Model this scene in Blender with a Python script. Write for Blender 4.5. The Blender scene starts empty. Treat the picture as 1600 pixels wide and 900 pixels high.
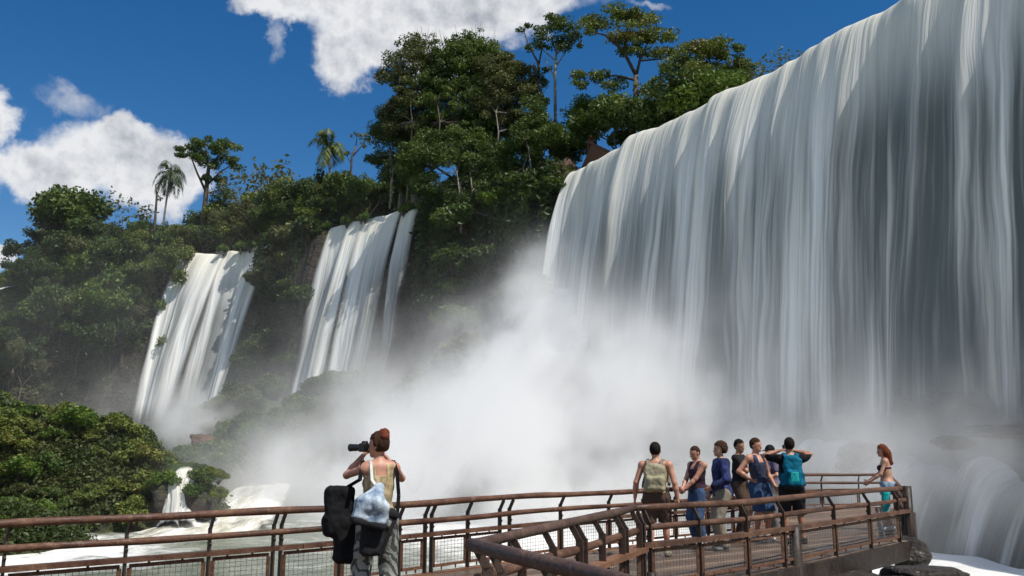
import bpy, math, random
import numpy as np
from mathutils import Vector, Matrix

random.seed(7)
RNG = np.random.default_rng(7)
SC = bpy.context.scene
COL = SC.collection
R = math.radians

# ---------------------------------------------------------------- camera, sky, sun, exposure
F, PITCH, EYE = 1385.0, math.atan(255 / 1385.0), 1.55
cam = bpy.data.cameras.new('camera')
cam.sensor_width = 36.0
cam.lens = 36.0 * F / 1600.0
cam.clip_start, cam.clip_end = 0.1, 9000
camo = bpy.data.objects.new('camera', cam)
COL.objects.link(camo)
camo.location = (0, 0, EYE)
camo.rotation_euler = (math.pi / 2 + PITCH, 0, 0)
SC.camera = camo

SUN_DIR = Vector((0.43, -0.34, 0.84)).normalized()          # towards the sun
SUN_EL = math.asin(SUN_DIR.z)
SUN_AZ = math.atan2(SUN_DIR.x, SUN_DIR.y)
sl = bpy.data.lights.new('sun', 'SUN')
sl.energy, sl.angle, sl.color = 3.9, R(0.5), (1.0, 0.95, 0.86)
slo = bpy.data.objects.new('sun', sl)
COL.objects.link(slo)
slo.rotation_euler = (-SUN_DIR).to_track_quat('-Z', 'Y').to_euler()

SC.view_settings.view_transform = 'Standard'
SC.view_settings.look = 'None'
SC.view_settings.exposure = 0.28
SC.view_settings.gamma = 1.0
SC.view_settings.use_curve_mapping = False
SC.render.engine = 'CYCLES'
cy = SC.cycles
cy.use_denoising = True
try:
    cy.denoiser = 'OPENIMAGEDENOISE'
    cy.denoising_input_passes = 'RGB_ALBEDO_NORMAL'
except Exception:
    pass
cy.max_bounces, cy.diffuse_bounces, cy.glossy_bounces = 7, 3, 2
cy.transmission_bounces, cy.volume_bounces, cy.transparent_max_bounces = 3, 5, 10
cy.volume_step_rate = 1.0
cy.volume_max_steps = 256
cy.caustics_reflective = cy.caustics_refractive = False


def pix_dir(u, v):
    a, b = (u - 800) / F, (450 - v) / F
    c, s = math.cos(PITCH), math.sin(PITCH)
    return Vector((a, c - b * s, s + b * c))


def at_y(u, v, y):
    d = pix_dir(u, v)
    return Vector((0, 0, EYE)) + d * (y / d.y)


def at_z(u, v, z):
    d = pix_dir(u, v)
    return Vector((0, 0, EYE)) + d * ((z - EYE) / d.z)


# ---------------------------------------------------------------- node helper
class NT:
    def __init__(self, tree, clear=True):
        self.t = tree
        if clear:
            tree.nodes.clear()

    def n(self, kind, ins=None, **props):
        nd = self.t.nodes.new(kind)
        for k, v in props.items():
            setattr(nd, k, v)
        for k, v in (ins or {}).items():
            s = nd.inputs[k]
            if hasattr(v, 'is_output') or isinstance(v, bpy.types.NodeSocket):
                self.t.links.new(v, s)
            else:
                s.default_value = v
        return nd

    def m(self, op, a, b=None, c=None, clamp=False):
        nd = self.n('ShaderNodeMath', operation=op)
        nd.use_clamp = clamp
        for i, v in enumerate((a, b, c)):
            if v is None:
                continue
            if isinstance(v, bpy.types.NodeSocket):
                self.t.links.new(v, nd.inputs[i])
            else:
                nd.inputs[i].default_value = v
        return nd.outputs[0]

    def vm(self, op, a, b=None, out=0):
        nd = self.n('ShaderNodeVectorMath', operation=op)
        for i, v in enumerate((a, b)):
            if v is None:
                continue
            if isinstance(v, bpy.types.NodeSocket):
                self.t.links.new(v, nd.inputs[i])
            else:
                nd.inputs[i].default_value = v
        return nd.outputs[out]

    def ramp(self, fac, stops, interp='LINEAR'):
        nd = self.n('ShaderNodeValToRGB', {'Fac': fac})
        cr = nd.color_ramp
        cr.interpolation = interp
        while len(cr.elements) < len(stops):
            cr.elements.new(0.5)
        for e, (p, c) in zip(cr.elements, stops):
            e.position = p
            e.color = (c[0], c[1], c[2], 1) if hasattr(c, '__len__') else (c, c, c, 1)
        return nd.outputs[0]

    def smooth(self, x, lo, hi, a=0.0, b=1.0):
        nd = self.n('ShaderNodeMapRange', {'From Min': lo, 'From Max': hi, 'To Min': a, 'To Max': b}, interpolation_type='SMOOTHSTEP')
        self.t.links.new(x, nd.inputs['Value'])
        return nd.outputs[0]

    def mix(self, fac, a, b, blend='MIX'):
        nd = self.n('ShaderNodeMix', data_type='RGBA', blend_type=blend)
        for s, v in ((nd.inputs[0], fac), (nd.inputs[6], a), (nd.inputs[7], b)):
            if isinstance(v, bpy.types.NodeSocket):
                self.t.links.new(v, s)
            elif hasattr(v, '__len__'):
                s.default_value = (v[0], v[1], v[2], 1)
            else:
                s.default_value = v
        return nd.outputs[2]

    def noise(self, vec, scale, detail=4, rough=0.55, out=0, **k):
        return self.n('ShaderNodeTexNoise', {'Vector': vec, 'Scale': scale, 'Detail': detail, 'Roughness': rough}, **k).outputs[out]

    def scale(self, vec, s):
        return self.vm('MULTIPLY', vec, s)


# ---------------------------------------------------------------- sky with fair-weather clouds
world = bpy.data.worlds.new('World')
SC.world = world
world.use_nodes = True
w = NT(world.node_tree)
sky = w.n('ShaderNodeTexSky', sky_type='NISHITA')
sky.sun_disc = False
sky.sun_elevation, sky.sun_rotation = SUN_EL, SUN_AZ
sky.altitude, sky.air_density, sky.dust_density, sky.ozone_density = 300, 1.0, 0.1, 2.5
hs = w.n('ShaderNodeHueSaturation', {'Saturation': 1.38, 'Value': 0.80, 'Hue': 0.503, 'Color': sky.outputs[0]})
dirv = w.vm('NORMALIZE', w.n('ShaderNodeTexCoord').outputs['Generated'])
# warp the directions a little so that the clouds' edges billow
wn = w.vm('SUBTRACT', w.noise(dirv, 9.0, 6, 0.62, out=1), (0.5, 0.5, 0.5))
wd = w.vm('ADD', dirv, w.scale(wn, (0.11, 0.11, 0.11)))


def lump(u, v, ru, rv, c=None):
    c = pix_dir(u, v).normalized() if c is None else Vector(c).normalized()
    rt = Vector((c.y, -c.x, 0)).normalized()
    up = rt.cross(c)
    d = w.vm('SUBTRACT', wd, tuple(c))
    a = w.m('DIVIDE', w.vm('DOT_PRODUCT', d, tuple(rt), out=1), ru / F)
    b = w.m('DIVIDE', w.vm('DOT_PRODUCT', d, tuple(up), out=1), rv / F)
    q = w.m('ADD', w.m('MULTIPLY', a, a), w.m('MULTIPLY', b, b))
    return w.m('SUBTRACT', 1.0, q)


def union(ls):
    m = None
    for l in ls:
        s = lump(*l)
        m = s if m is None else w.m('SMOOTH_MAX', m, s, 0.25)
    return m


big = union([(430, 10, 70, 42), (800, -8, 90, 50), (520, -30, 175, 75), (640, 30, 160, 95), (560, 95, 75, 60), (740, 10, 120, 62), (690, 95, 70, 70), (440, -60, 120, 60)])
left = union([(160, 245, 105, 68), (235, 268, 82, 62), (75, 272, 80, 46), (272, 288, 52, 56), (185, 208, 58, 40)])
# unseen clouds added overhead and behind the viewer to whiten and lift ambient light
back = union([(0, 0, 480, 300, (-0.3, -0.8, 0.5)), (0, 0, 420, 300, (0.75, -0.75, 0.5)), (0, 0, 420, 260, (-0.85, 0.0, 0.62)), (0, 0, 460, 330, (-0.35, -0.35, 0.85)),
              (0, 0, 300, 260, (0.35, 0.35, 0.95)), (0, 0, 480, 200, (-0.9, -0.6, 0.25)), (0, 0, 420, 200, (0.2, -0.9, 0.2))])
edge = union([(-55, 205, 50, 62), (-10, 390, 45, 24), (-120, 300, 90, 60)])
wisp = union([(880, 0, 85, 26), (835, 40, 40, 28), (425, 55, 16, 52), (105, 150, 60, 24), (1010, 4, 40, 10), (1350, -130, 240, 60), (-400, 60, 200, 90),
              (1900, 150, 260, 90), (2300, 0, 300, 120)])
fine = w.noise(dirv, 22.0, 8, 0.57)
solid = w.m('MAXIMUM', w.m('MAXIMUM', big, left), w.m('MAXIMUM', edge, back))
dens = w.m('ADD', solid, w.m('MULTIPLY', w.m('SUBTRACT', fine, 0.5), 0.66))
mask = w.smooth(dens, -0.04, 0.62)
wm = w.smooth(w.m('ADD', wisp, w.m('MULTIPLY', w.m('SUBTRACT', fine, 0.55), 3.0)), 0.0, 1.5, 0, 0.6)
mask = w.m('MAXIMUM', mask, wm)
# thicker and lower parts of a cloud are greyer, its edges towards the sun whiter
sunside = w.noise(w.vm('ADD', dirv, (-0.006, 0.0, -0.012)), 15.0, 6, 0.6)
body = w.noise(dirv, 15.0, 6, 0.6)
rel = w.m('MULTIPLY', w.m('SUBTRACT', body, sunside), 3.2)
thick = w.smooth(dens, 0.25, 1.1)
tone = w.m('ADD', w.m('SUBTRACT', 0.98, w.m('MULTIPLY', thick, 0.36)), rel, clamp=True)
ccol = w.mix(tone, (3.0, 3.25, 3.75), (6.7, 6.8, 7.0))
final = w.mix(mask, hs.outputs[0], ccol)
bg = w.n('ShaderNodeBackground', {'Color': final, 'Strength': 0.1})
wo = w.n('ShaderNodeOutputWorld', {'Surface': bg.outputs[0]})


# ---------------------------------------------------------------- object helpers
def tag(o, label=None, cat=None, group=None, kind=None):
    if label:
        o['label'] = label
    if cat:
        o['category'] = cat
    if group:
        o['group'] = group
    if kind:
        o['kind'] = kind
    return o


def empty(name, loc=(0, 0, 0), rz=0.0):
    o = bpy.data.objects.new(name, None)
    o.empty_display_size = 0.3
    COL.objects.link(o)
    o.location = loc
    o.rotation_euler = (0, 0, rz)
    return o


def link(name, me, mat=None, parent=None):
    if mat is not None:
        me.materials.append(mat)
    o = bpy.data.objects.new(name, me)
    COL.objects.link(o)
    if parent is not None:
        o.parent = parent
    return o


def np_mesh(name, V, Fc, smooth=False, attrs=None, uv=None):
    """V (n,3); Fc (m,4) or (m,3) index array"""
    me = bpy.data.meshes.new(name)
    V = np.asarray(V, np.float32)
    Fc = np.asarray(Fc, np.int32)
    k = Fc.shape[1]
    me.vertices.add(len(V))
    me.vertices.foreach_set('co', V.ravel())
    me.loops.add(Fc.size)
    me.loops.foreach_set('vertex_index', Fc.ravel())
    me.polygons.add(len(Fc))
    me.polygons.foreach_set('loop_start', np.arange(0, Fc.size, k, dtype=np.int32))
    me.polygons.foreach_set('loop_total', np.full(len(Fc), k, np.int32))
    me.polygons.foreach_set('use_smooth', np.full(len(Fc), smooth, bool))
    for nm, arr in (attrs or {}).items():
        a = me.attributes.new(nm, 'FLOAT', 'POINT')
        a.data.foreach_set('value', np.asarray(arr, np.float32))
    if uv is not None:
        l = me.uv_layers.new(name='flow')
        l.data.foreach_set('uv', np.asarray(uv, np.float32)[Fc.ravel()].ravel())
    me.update(calc_edges=True)
    return me


class MB:
    """collects boxes, bars, tubes; build() links them as one mesh object"""

    def __init__(self):
        self.v, self.f = [], []

    def add(self, vs, fs):
        o = len(self.v)
        self.v += [tuple(p) for p in vs]
        self.f += [tuple(i + o for i in f) for f in fs]

    def bar(self, a, b, wd, ht, up=(0, 0, 1)):
        """box along a->b, wd across, ht along up"""
        a, b = Vector(a), Vector(b)
        d = (b - a).normalized()
        s = d.cross(Vector(up))
        if s.length < 1e-4:
            s = d.cross(Vector((0, 1, 0)))
        s.normalize()
        t = s.cross(d)
        vs = []
        for p in (a, b):
            for i, j in ((-1, -1), (1, -1), (1, 1), (-1, 1)):
                vs.append(p + s * (i * wd / 2) + t * (j * ht / 2))
        self.add(vs, [(0, 1, 2, 3), (7, 6, 5, 4), (0, 4, 5, 1), (1, 5, 6, 2), (2, 6, 7, 3), (3, 7, 4, 0)])

    def box(self, c, sx, sy, sz, rz=0):
        c = Vector(c)
        q = Matrix.Rotation(rz, 3, 'Z')
        self.bar(c + q @ Vector((-sx / 2, 0, 0)), c + q @ Vector((sx / 2, 0, 0)), sy, sz)

    def tube(self, pts, rad, n=8, cap=True):
        pts = [Vector(p) for p in pts]
        rads = rad if hasattr(rad, '__len__') else [rad] * len(pts)
        o = len(self.v)
        for i, p in enumerate(pts):
            d = (pts[min(i + 1, len(pts) - 1)] - pts[max(i - 1, 0)])
            d = d.normalized() if d.length > 1e-6 else Vector((0, 0, 1))
            ref = Vector((0, 0, 1)) if abs(d.z) < 0.92 else Vector((1, 0, 0))
            s = d.cross(ref).normalized()
            t = s.cross(d)
            for k in range(n):
                a = 2 * math.pi * k / n
                self.v.append(tuple(p + (s * math.cos(a) + t * math.sin(a)) * rads[i]))
        for i in range(len(pts) - 1):
            for k in range(n):
                a, b = o + i * n + k, o + i * n + (k + 1) % n
                self.f.append((a, b, b + n, a + n))
        if cap:
            self.f.append(tuple(o + k for k in range(n))[::-1])
            self.f.append(tuple(o + (len(pts) - 1) * n + k for k in range(n)))

    def mesh(self, name, smooth=False):
        me = bpy.data.meshes.new(name)
        me.from_pydata(self.v, [], self.f)
        me.polygons.foreach_set('use_smooth', [smooth] * len(me.polygons))
        me.update()
        return me

    def build(self, name, mat, parent=None, smooth=False):
        return link(name, self.mesh(name, smooth), mat, parent)


# value noise in numpy -------------------------------------------------------
def _hash(ix, iy, iz):
    h = (ix.astype(np.int64) * 374761393 + iy.astype(np.int64) * 668265263 + iz.astype(np.int64) * 2147483647) & 0xffffffff
    h = ((h ^ (h >> 13)) * 1274126177) & 0xffffffff
    h = ((h ^ (h >> 16)) * 2246822519) & 0xffffffff
    return ((h ^ (h >> 15)) & 0xffff) / 65535.0


def vnoise(x, y, z=0.0):
    x, y, z = np.broadcast_arrays(np.asarray(x, float), np.asarray(y, float), np.asarray(z, float))
    ix, iy, iz = np.floor(x), np.floor(y), np.floor(z)
    fx, fy, fz = x - ix, y - iy, z - iz
    fx, fy, fz = (f * f * (3 - 2 * f) for f in (fx, fy, fz))
    r = 0
    for a in (0, 1):
        for b in (0, 1):
            for c in (0, 1):
                r = r + _hash(ix + a, iy + b, iz + c) * np.where(a, fx, 1 - fx) * np.where(b, fy, 1 - fy) * np.where(c, fz, 1 - fz)
    return r * 2 - 1


def fbm(x, y, z=0.0, o=4, lac=2.03, g=0.5):
    r, a = 0, 1.0
    x, y, z = np.asarray(x, float), np.asarray(y, float), np.asarray(z, float)
    for i in range(o):
        r = r + a * vnoise(x + 17.3 * i, y - 9.1 * i, z + 5.7 * i)
        x, y, z, a = x * lac, y * lac, z * lac, a * g
    return r


def sstep(x, a, b):
    t = np.clip((np.asarray(x, float) - a) / (b - a), 0, 1)
    return t * t * (3 - 2 * t)


# signed distance solids -> quad mesh (surface nets) --------------------------
def cone(a, b, ra, rb):
    return ('cone', np.array(a, float), np.array(b, float), float(ra), float(rb))


def ell(c, r, rot=None):
    return ('ell', np.array(c, float), np.array(r, float), None if rot is None else np.array(rot.to_3x3() if hasattr(rot, 'to_3x3') else rot, float))


def rbox(c, h, rd, rot=None):
    return ('box', np.array(c, float), np.array(h, float), float(rd), None if rot is None else np.array(rot.to_3x3(), float))


def _bounds(p, inf):
    if p[0] == 'cone':
        lo = np.minimum(p[1] - p[3], p[2] - p[4]); hi = np.maximum(p[1] + p[3], p[2] + p[4])
    elif p[0] == 'ell':
        r = p[2] if p[3] is None else np.full(3, p[2].max())
        lo, hi = p[1] - r, p[1] + r
    else:
        r = p[2] if p[4] is None else np.full(3, np.linalg.norm(p[2]))
        lo, hi = p[1] - r, p[1] + r
    return lo - inf, hi + inf


def _dist(p, X, Y, Z, inf):
    if p[0] == 'cone':
        a, b = p[1], p[2]
        d = b - a
        l2 = max(d @ d, 1e-9)
        t = np.clip(((X - a[0]) * d[0] + (Y - a[1]) * d[1] + (Z - a[2]) * d[2]) / l2, 0, 1)
        return np.sqrt((X - a[0] - t * d[0]) ** 2 + (Y - a[1] - t * d[1]) ** 2 + (Z - a[2] - t * d[2]) ** 2) - (p[3] + t * (p[4] - p[3])) - inf
    c = p[1]
    x, y, z = X - c[0], Y - c[1], Z - c[2]
    M = p[3] if p[0] == 'ell' else p[4]
    if M is not None:
        x, y, z = (M[0, 0] * x + M[1, 0] * y + M[2, 0] * z, M[0, 1] * x + M[1, 1] * y + M[2, 1] * z, M[0, 2] * x + M[1, 2] * y + M[2, 2] * z)
    if p[0] == 'ell':
        r = p[2] + inf
        k0 = np.sqrt((x / r[0]) ** 2 + (y / r[1]) ** 2 + (z / r[2]) ** 2)
        k1 = np.sqrt((x / r[0] ** 2) ** 2 + (y / r[1] ** 2) ** 2 + (z / r[2] ** 2) ** 2) + 1e-9
        return k0 * (k0 - 1) / k1
    h, rd = p[2] + inf, p[3]
    qx, qy, qz = np.abs(x) - h[0] + rd, np.abs(y) - h[1] + rd, np.abs(z) - h[2] + rd
    return np.sqrt(np.maximum(qx, 0) ** 2 + np.maximum(qy, 0) ** 2 + np.maximum(qz, 0) ** 2) + np.minimum(np.maximum(qx, np.maximum(qy, qz)), 0) - rd


def sdf_mesh(name, prims, res=0.01, k=0.03, inflate=0.0, cut=None, wobble=None):
    """prims: (primitive[, blend]); cut(X,Y,Z) is a field the solid is intersected with (negative inside)"""
    prims = [(p if isinstance(p[0], tuple) else (p, k)) for p in prims]
    bs = [_bounds(p, inflate) for p, _ in prims]
    lo = np.min([b[0] for b in bs], 0) - 3 * res
    hi = np.max([b[1] for b in bs], 0) + 3 * res
    n = np.ceil((hi - lo) / res).astype(int) + 1
    ax = [lo[i] + res * np.arange(n[i]) for i in range(3)]
    D = np.full(n, 0.6)
    for (p, kk), b in zip(prims, bs):
        m = kk + 2 * res
        i0 = np.clip(np.floor((b[0] - m - lo) / res).astype(int), 0, n - 1)
        i1 = np.clip(np.ceil((b[1] + m - lo) / res).astype(int) + 1, 1, n)
        sl_ = tuple(slice(i0[i], i1[i]) for i in range(3))
        X, Y, Z = np.meshgrid(*[ax[i][i0[i]:i1[i]] for i in range(3)], indexing='ij', sparse=True)
        d = _dist(p, X, Y, Z, inflate)
        e = D[sl_]
        h = np.maximum(kk - np.abs(d - e), 0) / max(kk, 1e-6)
        D[sl_] = np.minimum(d, e) - h * h * kk * 0.25
    X, Y, Z = np.meshgrid(*ax, indexing='ij', sparse=True)
    if wobble is not None:
        near = np.abs(D) < 0.12
        ii = np.nonzero(near)
        D[ii] += wobble(ax[0][ii[0]], ax[1][ii[1]], ax[2][ii[2]])
    if cut is not None:
        D = np.maximum(D, cut(X, Y, Z))
    D[0] = D[-1] = 0.5; D[:, 0] = D[:, -1] = 0.5; D[:, :, 0] = D[:, :, -1] = 0.5
    return nets(name, D, lo, res)


def nets(name, D, lo, res, smooth=True):
    S = D < 0
    n = np.array(D.shape)
    cs = n - 1
    cnt = np.zeros(cs, np.int8)
    acc = np.zeros(tuple(cs) + (3,), np.float32)
    for axis in range(3):
        o1, o2 = [a for a in range(3) if a != axis]
        for a in (0, 1):
            for b in (0, 1):
                i0 = [None] * 3; i1 = [None] * 3
                i0[axis], i1[axis] = slice(0, -1), slice(1, None)
                for ax_, v in ((o1, a), (o2, b)):
                    s = slice(v, n[ax_] - 1 + v)
                    i0[ax_] = i1[ax_] = s
                d0, d1 = D[tuple(i0)], D[tuple(i1)]
                x = S[tuple(i0)] != S[tuple(i1)]
                t = np.where(x, d0 / np.where(x, d0 - d1, 1), 0)
                cnt += x
                acc[..., axis] += np.where(x, t, 0)
                acc[..., o1] += x * a
                acc[..., o2] += x * b
    act = cnt > 0
    idx = np.full(cs, -1, np.int64)
    ijk = np.argwhere(act)
    idx[act] = np.arange(len(ijk))
    V = lo + res * (ijk + acc[act] / cnt[act][:, None])
    faces = []
    for axis in range(3):
        o1, o2 = [(1, 2), (2, 0), (0, 1)][axis]
        i0 = [slice(None)] * 3; i1 = [slice(None)] * 3
        i0[axis], i1[axis] = slice(0, -1), slice(1, None)
        x = S[tuple(i0)] != S[tuple(i1)]
        e = np.argwhere(x)
        e = e[(e[:, o1] > 0) & (e[:, o2] > 0) & (e[:, o1] < n[o1] - 1) & (e[:, o2] < n[o2] - 1)]
        q = []
        for a, b in ((1, 1), (0, 1), (0, 0), (1, 0)):
            c = e.copy(); c[:, o1] -= a; c[:, o2] -= b
            q.append(idx[c[:, 0], c[:, 1], c[:, 2]])
        q = np.stack(q, 1)
        flip = ~S[e[:, 0], e[:, 1], e[:, 2]]
        q[flip] = q[flip][:, ::-1]
        faces.append(q)
    Fc = np.concatenate(faces)
    Fc = Fc[(Fc >= 0).all(1)]
    return np_mesh(name, V, Fc, smooth)


# ---------------------------------------------------------------- materials
def new_mat(name):
    m = bpy.data.materials.new(name)
    m.use_nodes = True
    return m, NT(m.node_tree)


def finish(t, shader, disp=None):
    t.n('ShaderNodeOutputMaterial', {'Surface': shader})


def bump(t, h, strength=0.5, dist=0.05):
    return t.n('ShaderNodeBump', {'Height': h, 'Strength': strength, 'Distance': dist}).outputs[0]


def plain(name, col, rough=0.7, var=0.25, scale=30.0, bumpy=0.15, metal=0.0, col2=None):
    m, t = new_mat(name)
    co = t.n('ShaderNodeTexCoord').outputs['Object']
    nz = t.noise(co, scale, 5, 0.6)
    c2 = col2 or tuple(max(0.0, c * (1 - 1.6 * var)) for c in col)
    c = t.ramp(nz, [(0.3, c2), (0.68, tuple(min(1, c * (1 + 0.3 * var)) for c in col))])
    p = t.n('ShaderNodeBsdfPrincipled', {'Base Color': c, 'Roughness': rough, 'Metallic': metal, 'Normal': bump(t, t.noise(co, scale * 2.2, 4), bumpy, 0.01)})
    finish(t, p.outputs[0])
    return m


def leaf_mat(name, dark, mid, light, autumn=None, transl=0.25):
    m, t = new_mat(name)
    tone = t.n('ShaderNodeAttribute', attribute_name='tone').outputs['Fac']
    oi = t.n('ShaderNodeObjectInfo').outputs['Random']
    f = t.m('ADD', t.m('MULTIPLY', tone, 0.8), t.m('MULTIPLY', oi, 0.2))
    stops = [(0.0, dark), (0.5, mid), (0.9, light)]
    if autumn:
        stops += [(0.985, autumn)]
    c = t.ramp(f, stops)
    d = t.n('ShaderNodeBsdfPrincipled', {'Base Color': c, 'Roughness': 0.5, 'Specular IOR Level': 0.35})
    tr = t.n('ShaderNodeBsdfTranslucent', {'Color': t.mix(0.5, c, (0.16, 0.2, 0.02))})
    s = t.n('ShaderNodeMixShader', {0: transl, 1: d.outputs[0], 2: tr.outputs[0]})
    finish(t, s.outputs[0])
    return m


M = {}
M['leaf'] = leaf_mat('leaf', (0.030, 0.057, 0.014), (0.075, 0.127, 0.027), (0.154, 0.210, 0.046), (0.166, 0.140, 0.054))
M['leaf_yellow'] = leaf_mat('leaf_yellow', (0.050, 0.076, 0.014), (0.116, 0.153, 0.024), (0.204, 0.229, 0.049), (0.188, 0.127, 0.044))
M['leaf_dark'] = leaf_mat('leaf_dark', (0.020, 0.040, 0.013), (0.046, 0.082, 0.021), (0.105, 0.151, 0.037), (0.088, 0.076, 0.032))
M['leaf_bright'] = leaf_mat('leaf_bright', (0.042, 0.083, 0.014), (0.094, 0.165, 0.022), (0.177, 0.248, 0.038), (0.177, 0.165, 0.044))
M['leaf_brown'] = leaf_mat('leaf_brown', (0.050, 0.057, 0.022), (0.110, 0.121, 0.044), (0.188, 0.197, 0.071), (0.166, 0.127, 0.066))
M['bark'] = plain('bark', (0.12, 0.095, 0.075), 0.9, 0.4, 3.0, 0.5)
M['bark_pale'] = plain('bark_pale', (0.26, 0.23, 0.19), 0.9, 0.4, 3.0, 0.5)


M['leaf_mix'] = leaf_mat('leaf_mix', (0.02, 0.034, 0.012), (0.062, 0.085, 0.022), (0.125, 0.115, 0.045), (0.17, 0.12, 0.065))


def rock_mat(name, wet=False, moss=True, red=False):
    m, t = new_mat(name)
    co = t.n('ShaderNodeTexCoord').outputs['Object']
    g = t.n('ShaderNodeNewGeometry')
    n1 = t.noise(co, 0.35, 7, 0.62)
    n2 = t.noise(t.scale(co, (1, 1, 3.2)), 1.1, 6, 0.6)
    if red:
        base = t.ramp(n1, [(0.3, (0.05, 0.028, 0.02)), (0.52, (0.13, 0.062, 0.038)), (0.72, (0.24, 0.12, 0.075))])
    else:
        base = t.ramp(n1, [(0.3, (0.014, 0.012, 0.011)), (0.52, (0.035, 0.028, 0.023)), (0.72, (0.085, 0.06, 0.042))])
    base = t.mix(t.smooth(n2, 0.42, 0.7), base, (0.11, 0.085, 0.065) if red else (0.05, 0.045, 0.04))
    if moss:
        up = t.n('ShaderNodeSeparateXYZ', {0: g.outputs['Normal']}).outputs[2]
        k = t.m('ADD', t.m('MULTIPLY', up, 0.55), t.noise(co, 0.8, 6, 0.65))
        base = t.mix(t.smooth(k, 0.62, 0.98), base, t.ramp(t.noise(co, 3.0, 5), [(0.3, (0.018, 0.035, 0.008)), (0.7, (0.07, 0.095, 0.02))]))
    nb = t.m('ADD', n2, t.m('MULTIPLY', t.noise(co, 5.0, 6, 0.65), 0.4))
    p = t.n('ShaderNodeBsdfPrincipled', {'Base Color': base, 'Roughness': 0.35 if wet else 0.8, 'Normal': bump(t, nb, 0.9, 0.5)})
    finish(t, p.outputs[0])
    return m


M['rock'] = rock_mat('rock')
M['rock_wet'] = rock_mat('rock_wet', True, False)
M['rock_shade'] = rock_mat('rock_dark_red', True, False, False)
M['rock_red'] = rock_mat('rock_red', False, False, True)


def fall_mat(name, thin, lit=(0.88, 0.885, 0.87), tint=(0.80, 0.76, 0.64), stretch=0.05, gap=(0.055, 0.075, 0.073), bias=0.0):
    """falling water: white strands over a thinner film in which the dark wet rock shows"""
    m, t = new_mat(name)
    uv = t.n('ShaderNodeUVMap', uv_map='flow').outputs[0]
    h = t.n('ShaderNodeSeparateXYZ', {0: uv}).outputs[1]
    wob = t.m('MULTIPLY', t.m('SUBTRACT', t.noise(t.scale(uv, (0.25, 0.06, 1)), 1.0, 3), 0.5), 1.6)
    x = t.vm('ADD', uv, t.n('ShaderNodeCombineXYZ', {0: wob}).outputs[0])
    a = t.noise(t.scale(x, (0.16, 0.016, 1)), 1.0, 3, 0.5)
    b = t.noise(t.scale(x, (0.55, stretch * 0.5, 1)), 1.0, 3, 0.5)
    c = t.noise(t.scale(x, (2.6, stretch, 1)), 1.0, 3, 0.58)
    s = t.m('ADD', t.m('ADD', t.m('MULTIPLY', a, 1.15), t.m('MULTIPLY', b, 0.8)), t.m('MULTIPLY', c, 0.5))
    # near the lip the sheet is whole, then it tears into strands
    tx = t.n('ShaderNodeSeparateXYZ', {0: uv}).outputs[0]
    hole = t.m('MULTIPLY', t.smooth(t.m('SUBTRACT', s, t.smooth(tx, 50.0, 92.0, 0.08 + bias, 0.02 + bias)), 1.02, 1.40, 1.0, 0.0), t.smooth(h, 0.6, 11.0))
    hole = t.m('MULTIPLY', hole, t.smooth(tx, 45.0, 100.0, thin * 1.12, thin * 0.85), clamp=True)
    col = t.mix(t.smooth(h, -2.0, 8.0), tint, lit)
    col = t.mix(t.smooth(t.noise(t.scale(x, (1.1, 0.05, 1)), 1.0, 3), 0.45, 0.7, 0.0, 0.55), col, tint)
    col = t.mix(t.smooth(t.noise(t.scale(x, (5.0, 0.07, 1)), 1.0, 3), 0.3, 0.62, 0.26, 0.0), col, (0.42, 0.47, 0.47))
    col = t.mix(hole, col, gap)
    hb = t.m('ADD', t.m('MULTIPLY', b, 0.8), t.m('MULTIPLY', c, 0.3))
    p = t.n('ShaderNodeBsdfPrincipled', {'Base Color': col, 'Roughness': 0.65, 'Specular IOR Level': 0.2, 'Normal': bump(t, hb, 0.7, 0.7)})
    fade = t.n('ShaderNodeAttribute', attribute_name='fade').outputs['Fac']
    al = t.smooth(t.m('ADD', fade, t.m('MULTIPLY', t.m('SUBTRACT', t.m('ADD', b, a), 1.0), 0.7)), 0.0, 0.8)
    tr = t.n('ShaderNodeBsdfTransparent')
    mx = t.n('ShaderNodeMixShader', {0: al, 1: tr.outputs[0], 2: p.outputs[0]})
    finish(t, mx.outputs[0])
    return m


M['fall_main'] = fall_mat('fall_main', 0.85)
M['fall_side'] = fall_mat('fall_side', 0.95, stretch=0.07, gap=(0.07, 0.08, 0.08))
M['fall_low'] = fall_mat('fall_low', 1.0, stretch=0.2, gap=(0.035, 0.042, 0.043), bias=0.16)  # wider, darker rock gaps also put the shade on this veil into its colour


def foam_mat():
    m, t = new_mat('foam_water')
    co = t.n('ShaderNodeTexCoord').outputs['Object']
    nz = t.noise(co, 0.16, 6, 0.6)
    n2 = t.noise(co, 0.9, 6, 0.65)
    fo = t.n('ShaderNodeAttribute', attribute_name='foam').outputs['Fac']
    k = t.smooth(t.m('ADD', fo, t.m('ADD', t.m('MULTIPLY', t.m('SUBTRACT', nz, 0.5), 1.1), t.m('MULTIPLY', t.m('SUBTRACT', n2, 0.5), 0.8))), 0.25, 0.75)
    c = t.mix(k, t.ramp(n2, [(0.3, (0.11, 0.14, 0.10)), (0.7, (0.26, 0.27, 0.19))]), (0.88, 0.87, 0.84))
    p = t.n('ShaderNodeBsdfPrincipled', {'Base Color': c, 'Roughness': t.m('ADD', 0.15, t.m('MULTIPLY', k, 0.5)),
                                         'Normal': bump(t, t.m('ADD', n2, nz), 0.6, 0.5)})
    finish(t, p.outputs[0])
    return m


M['river'] = foam_mat()


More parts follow.
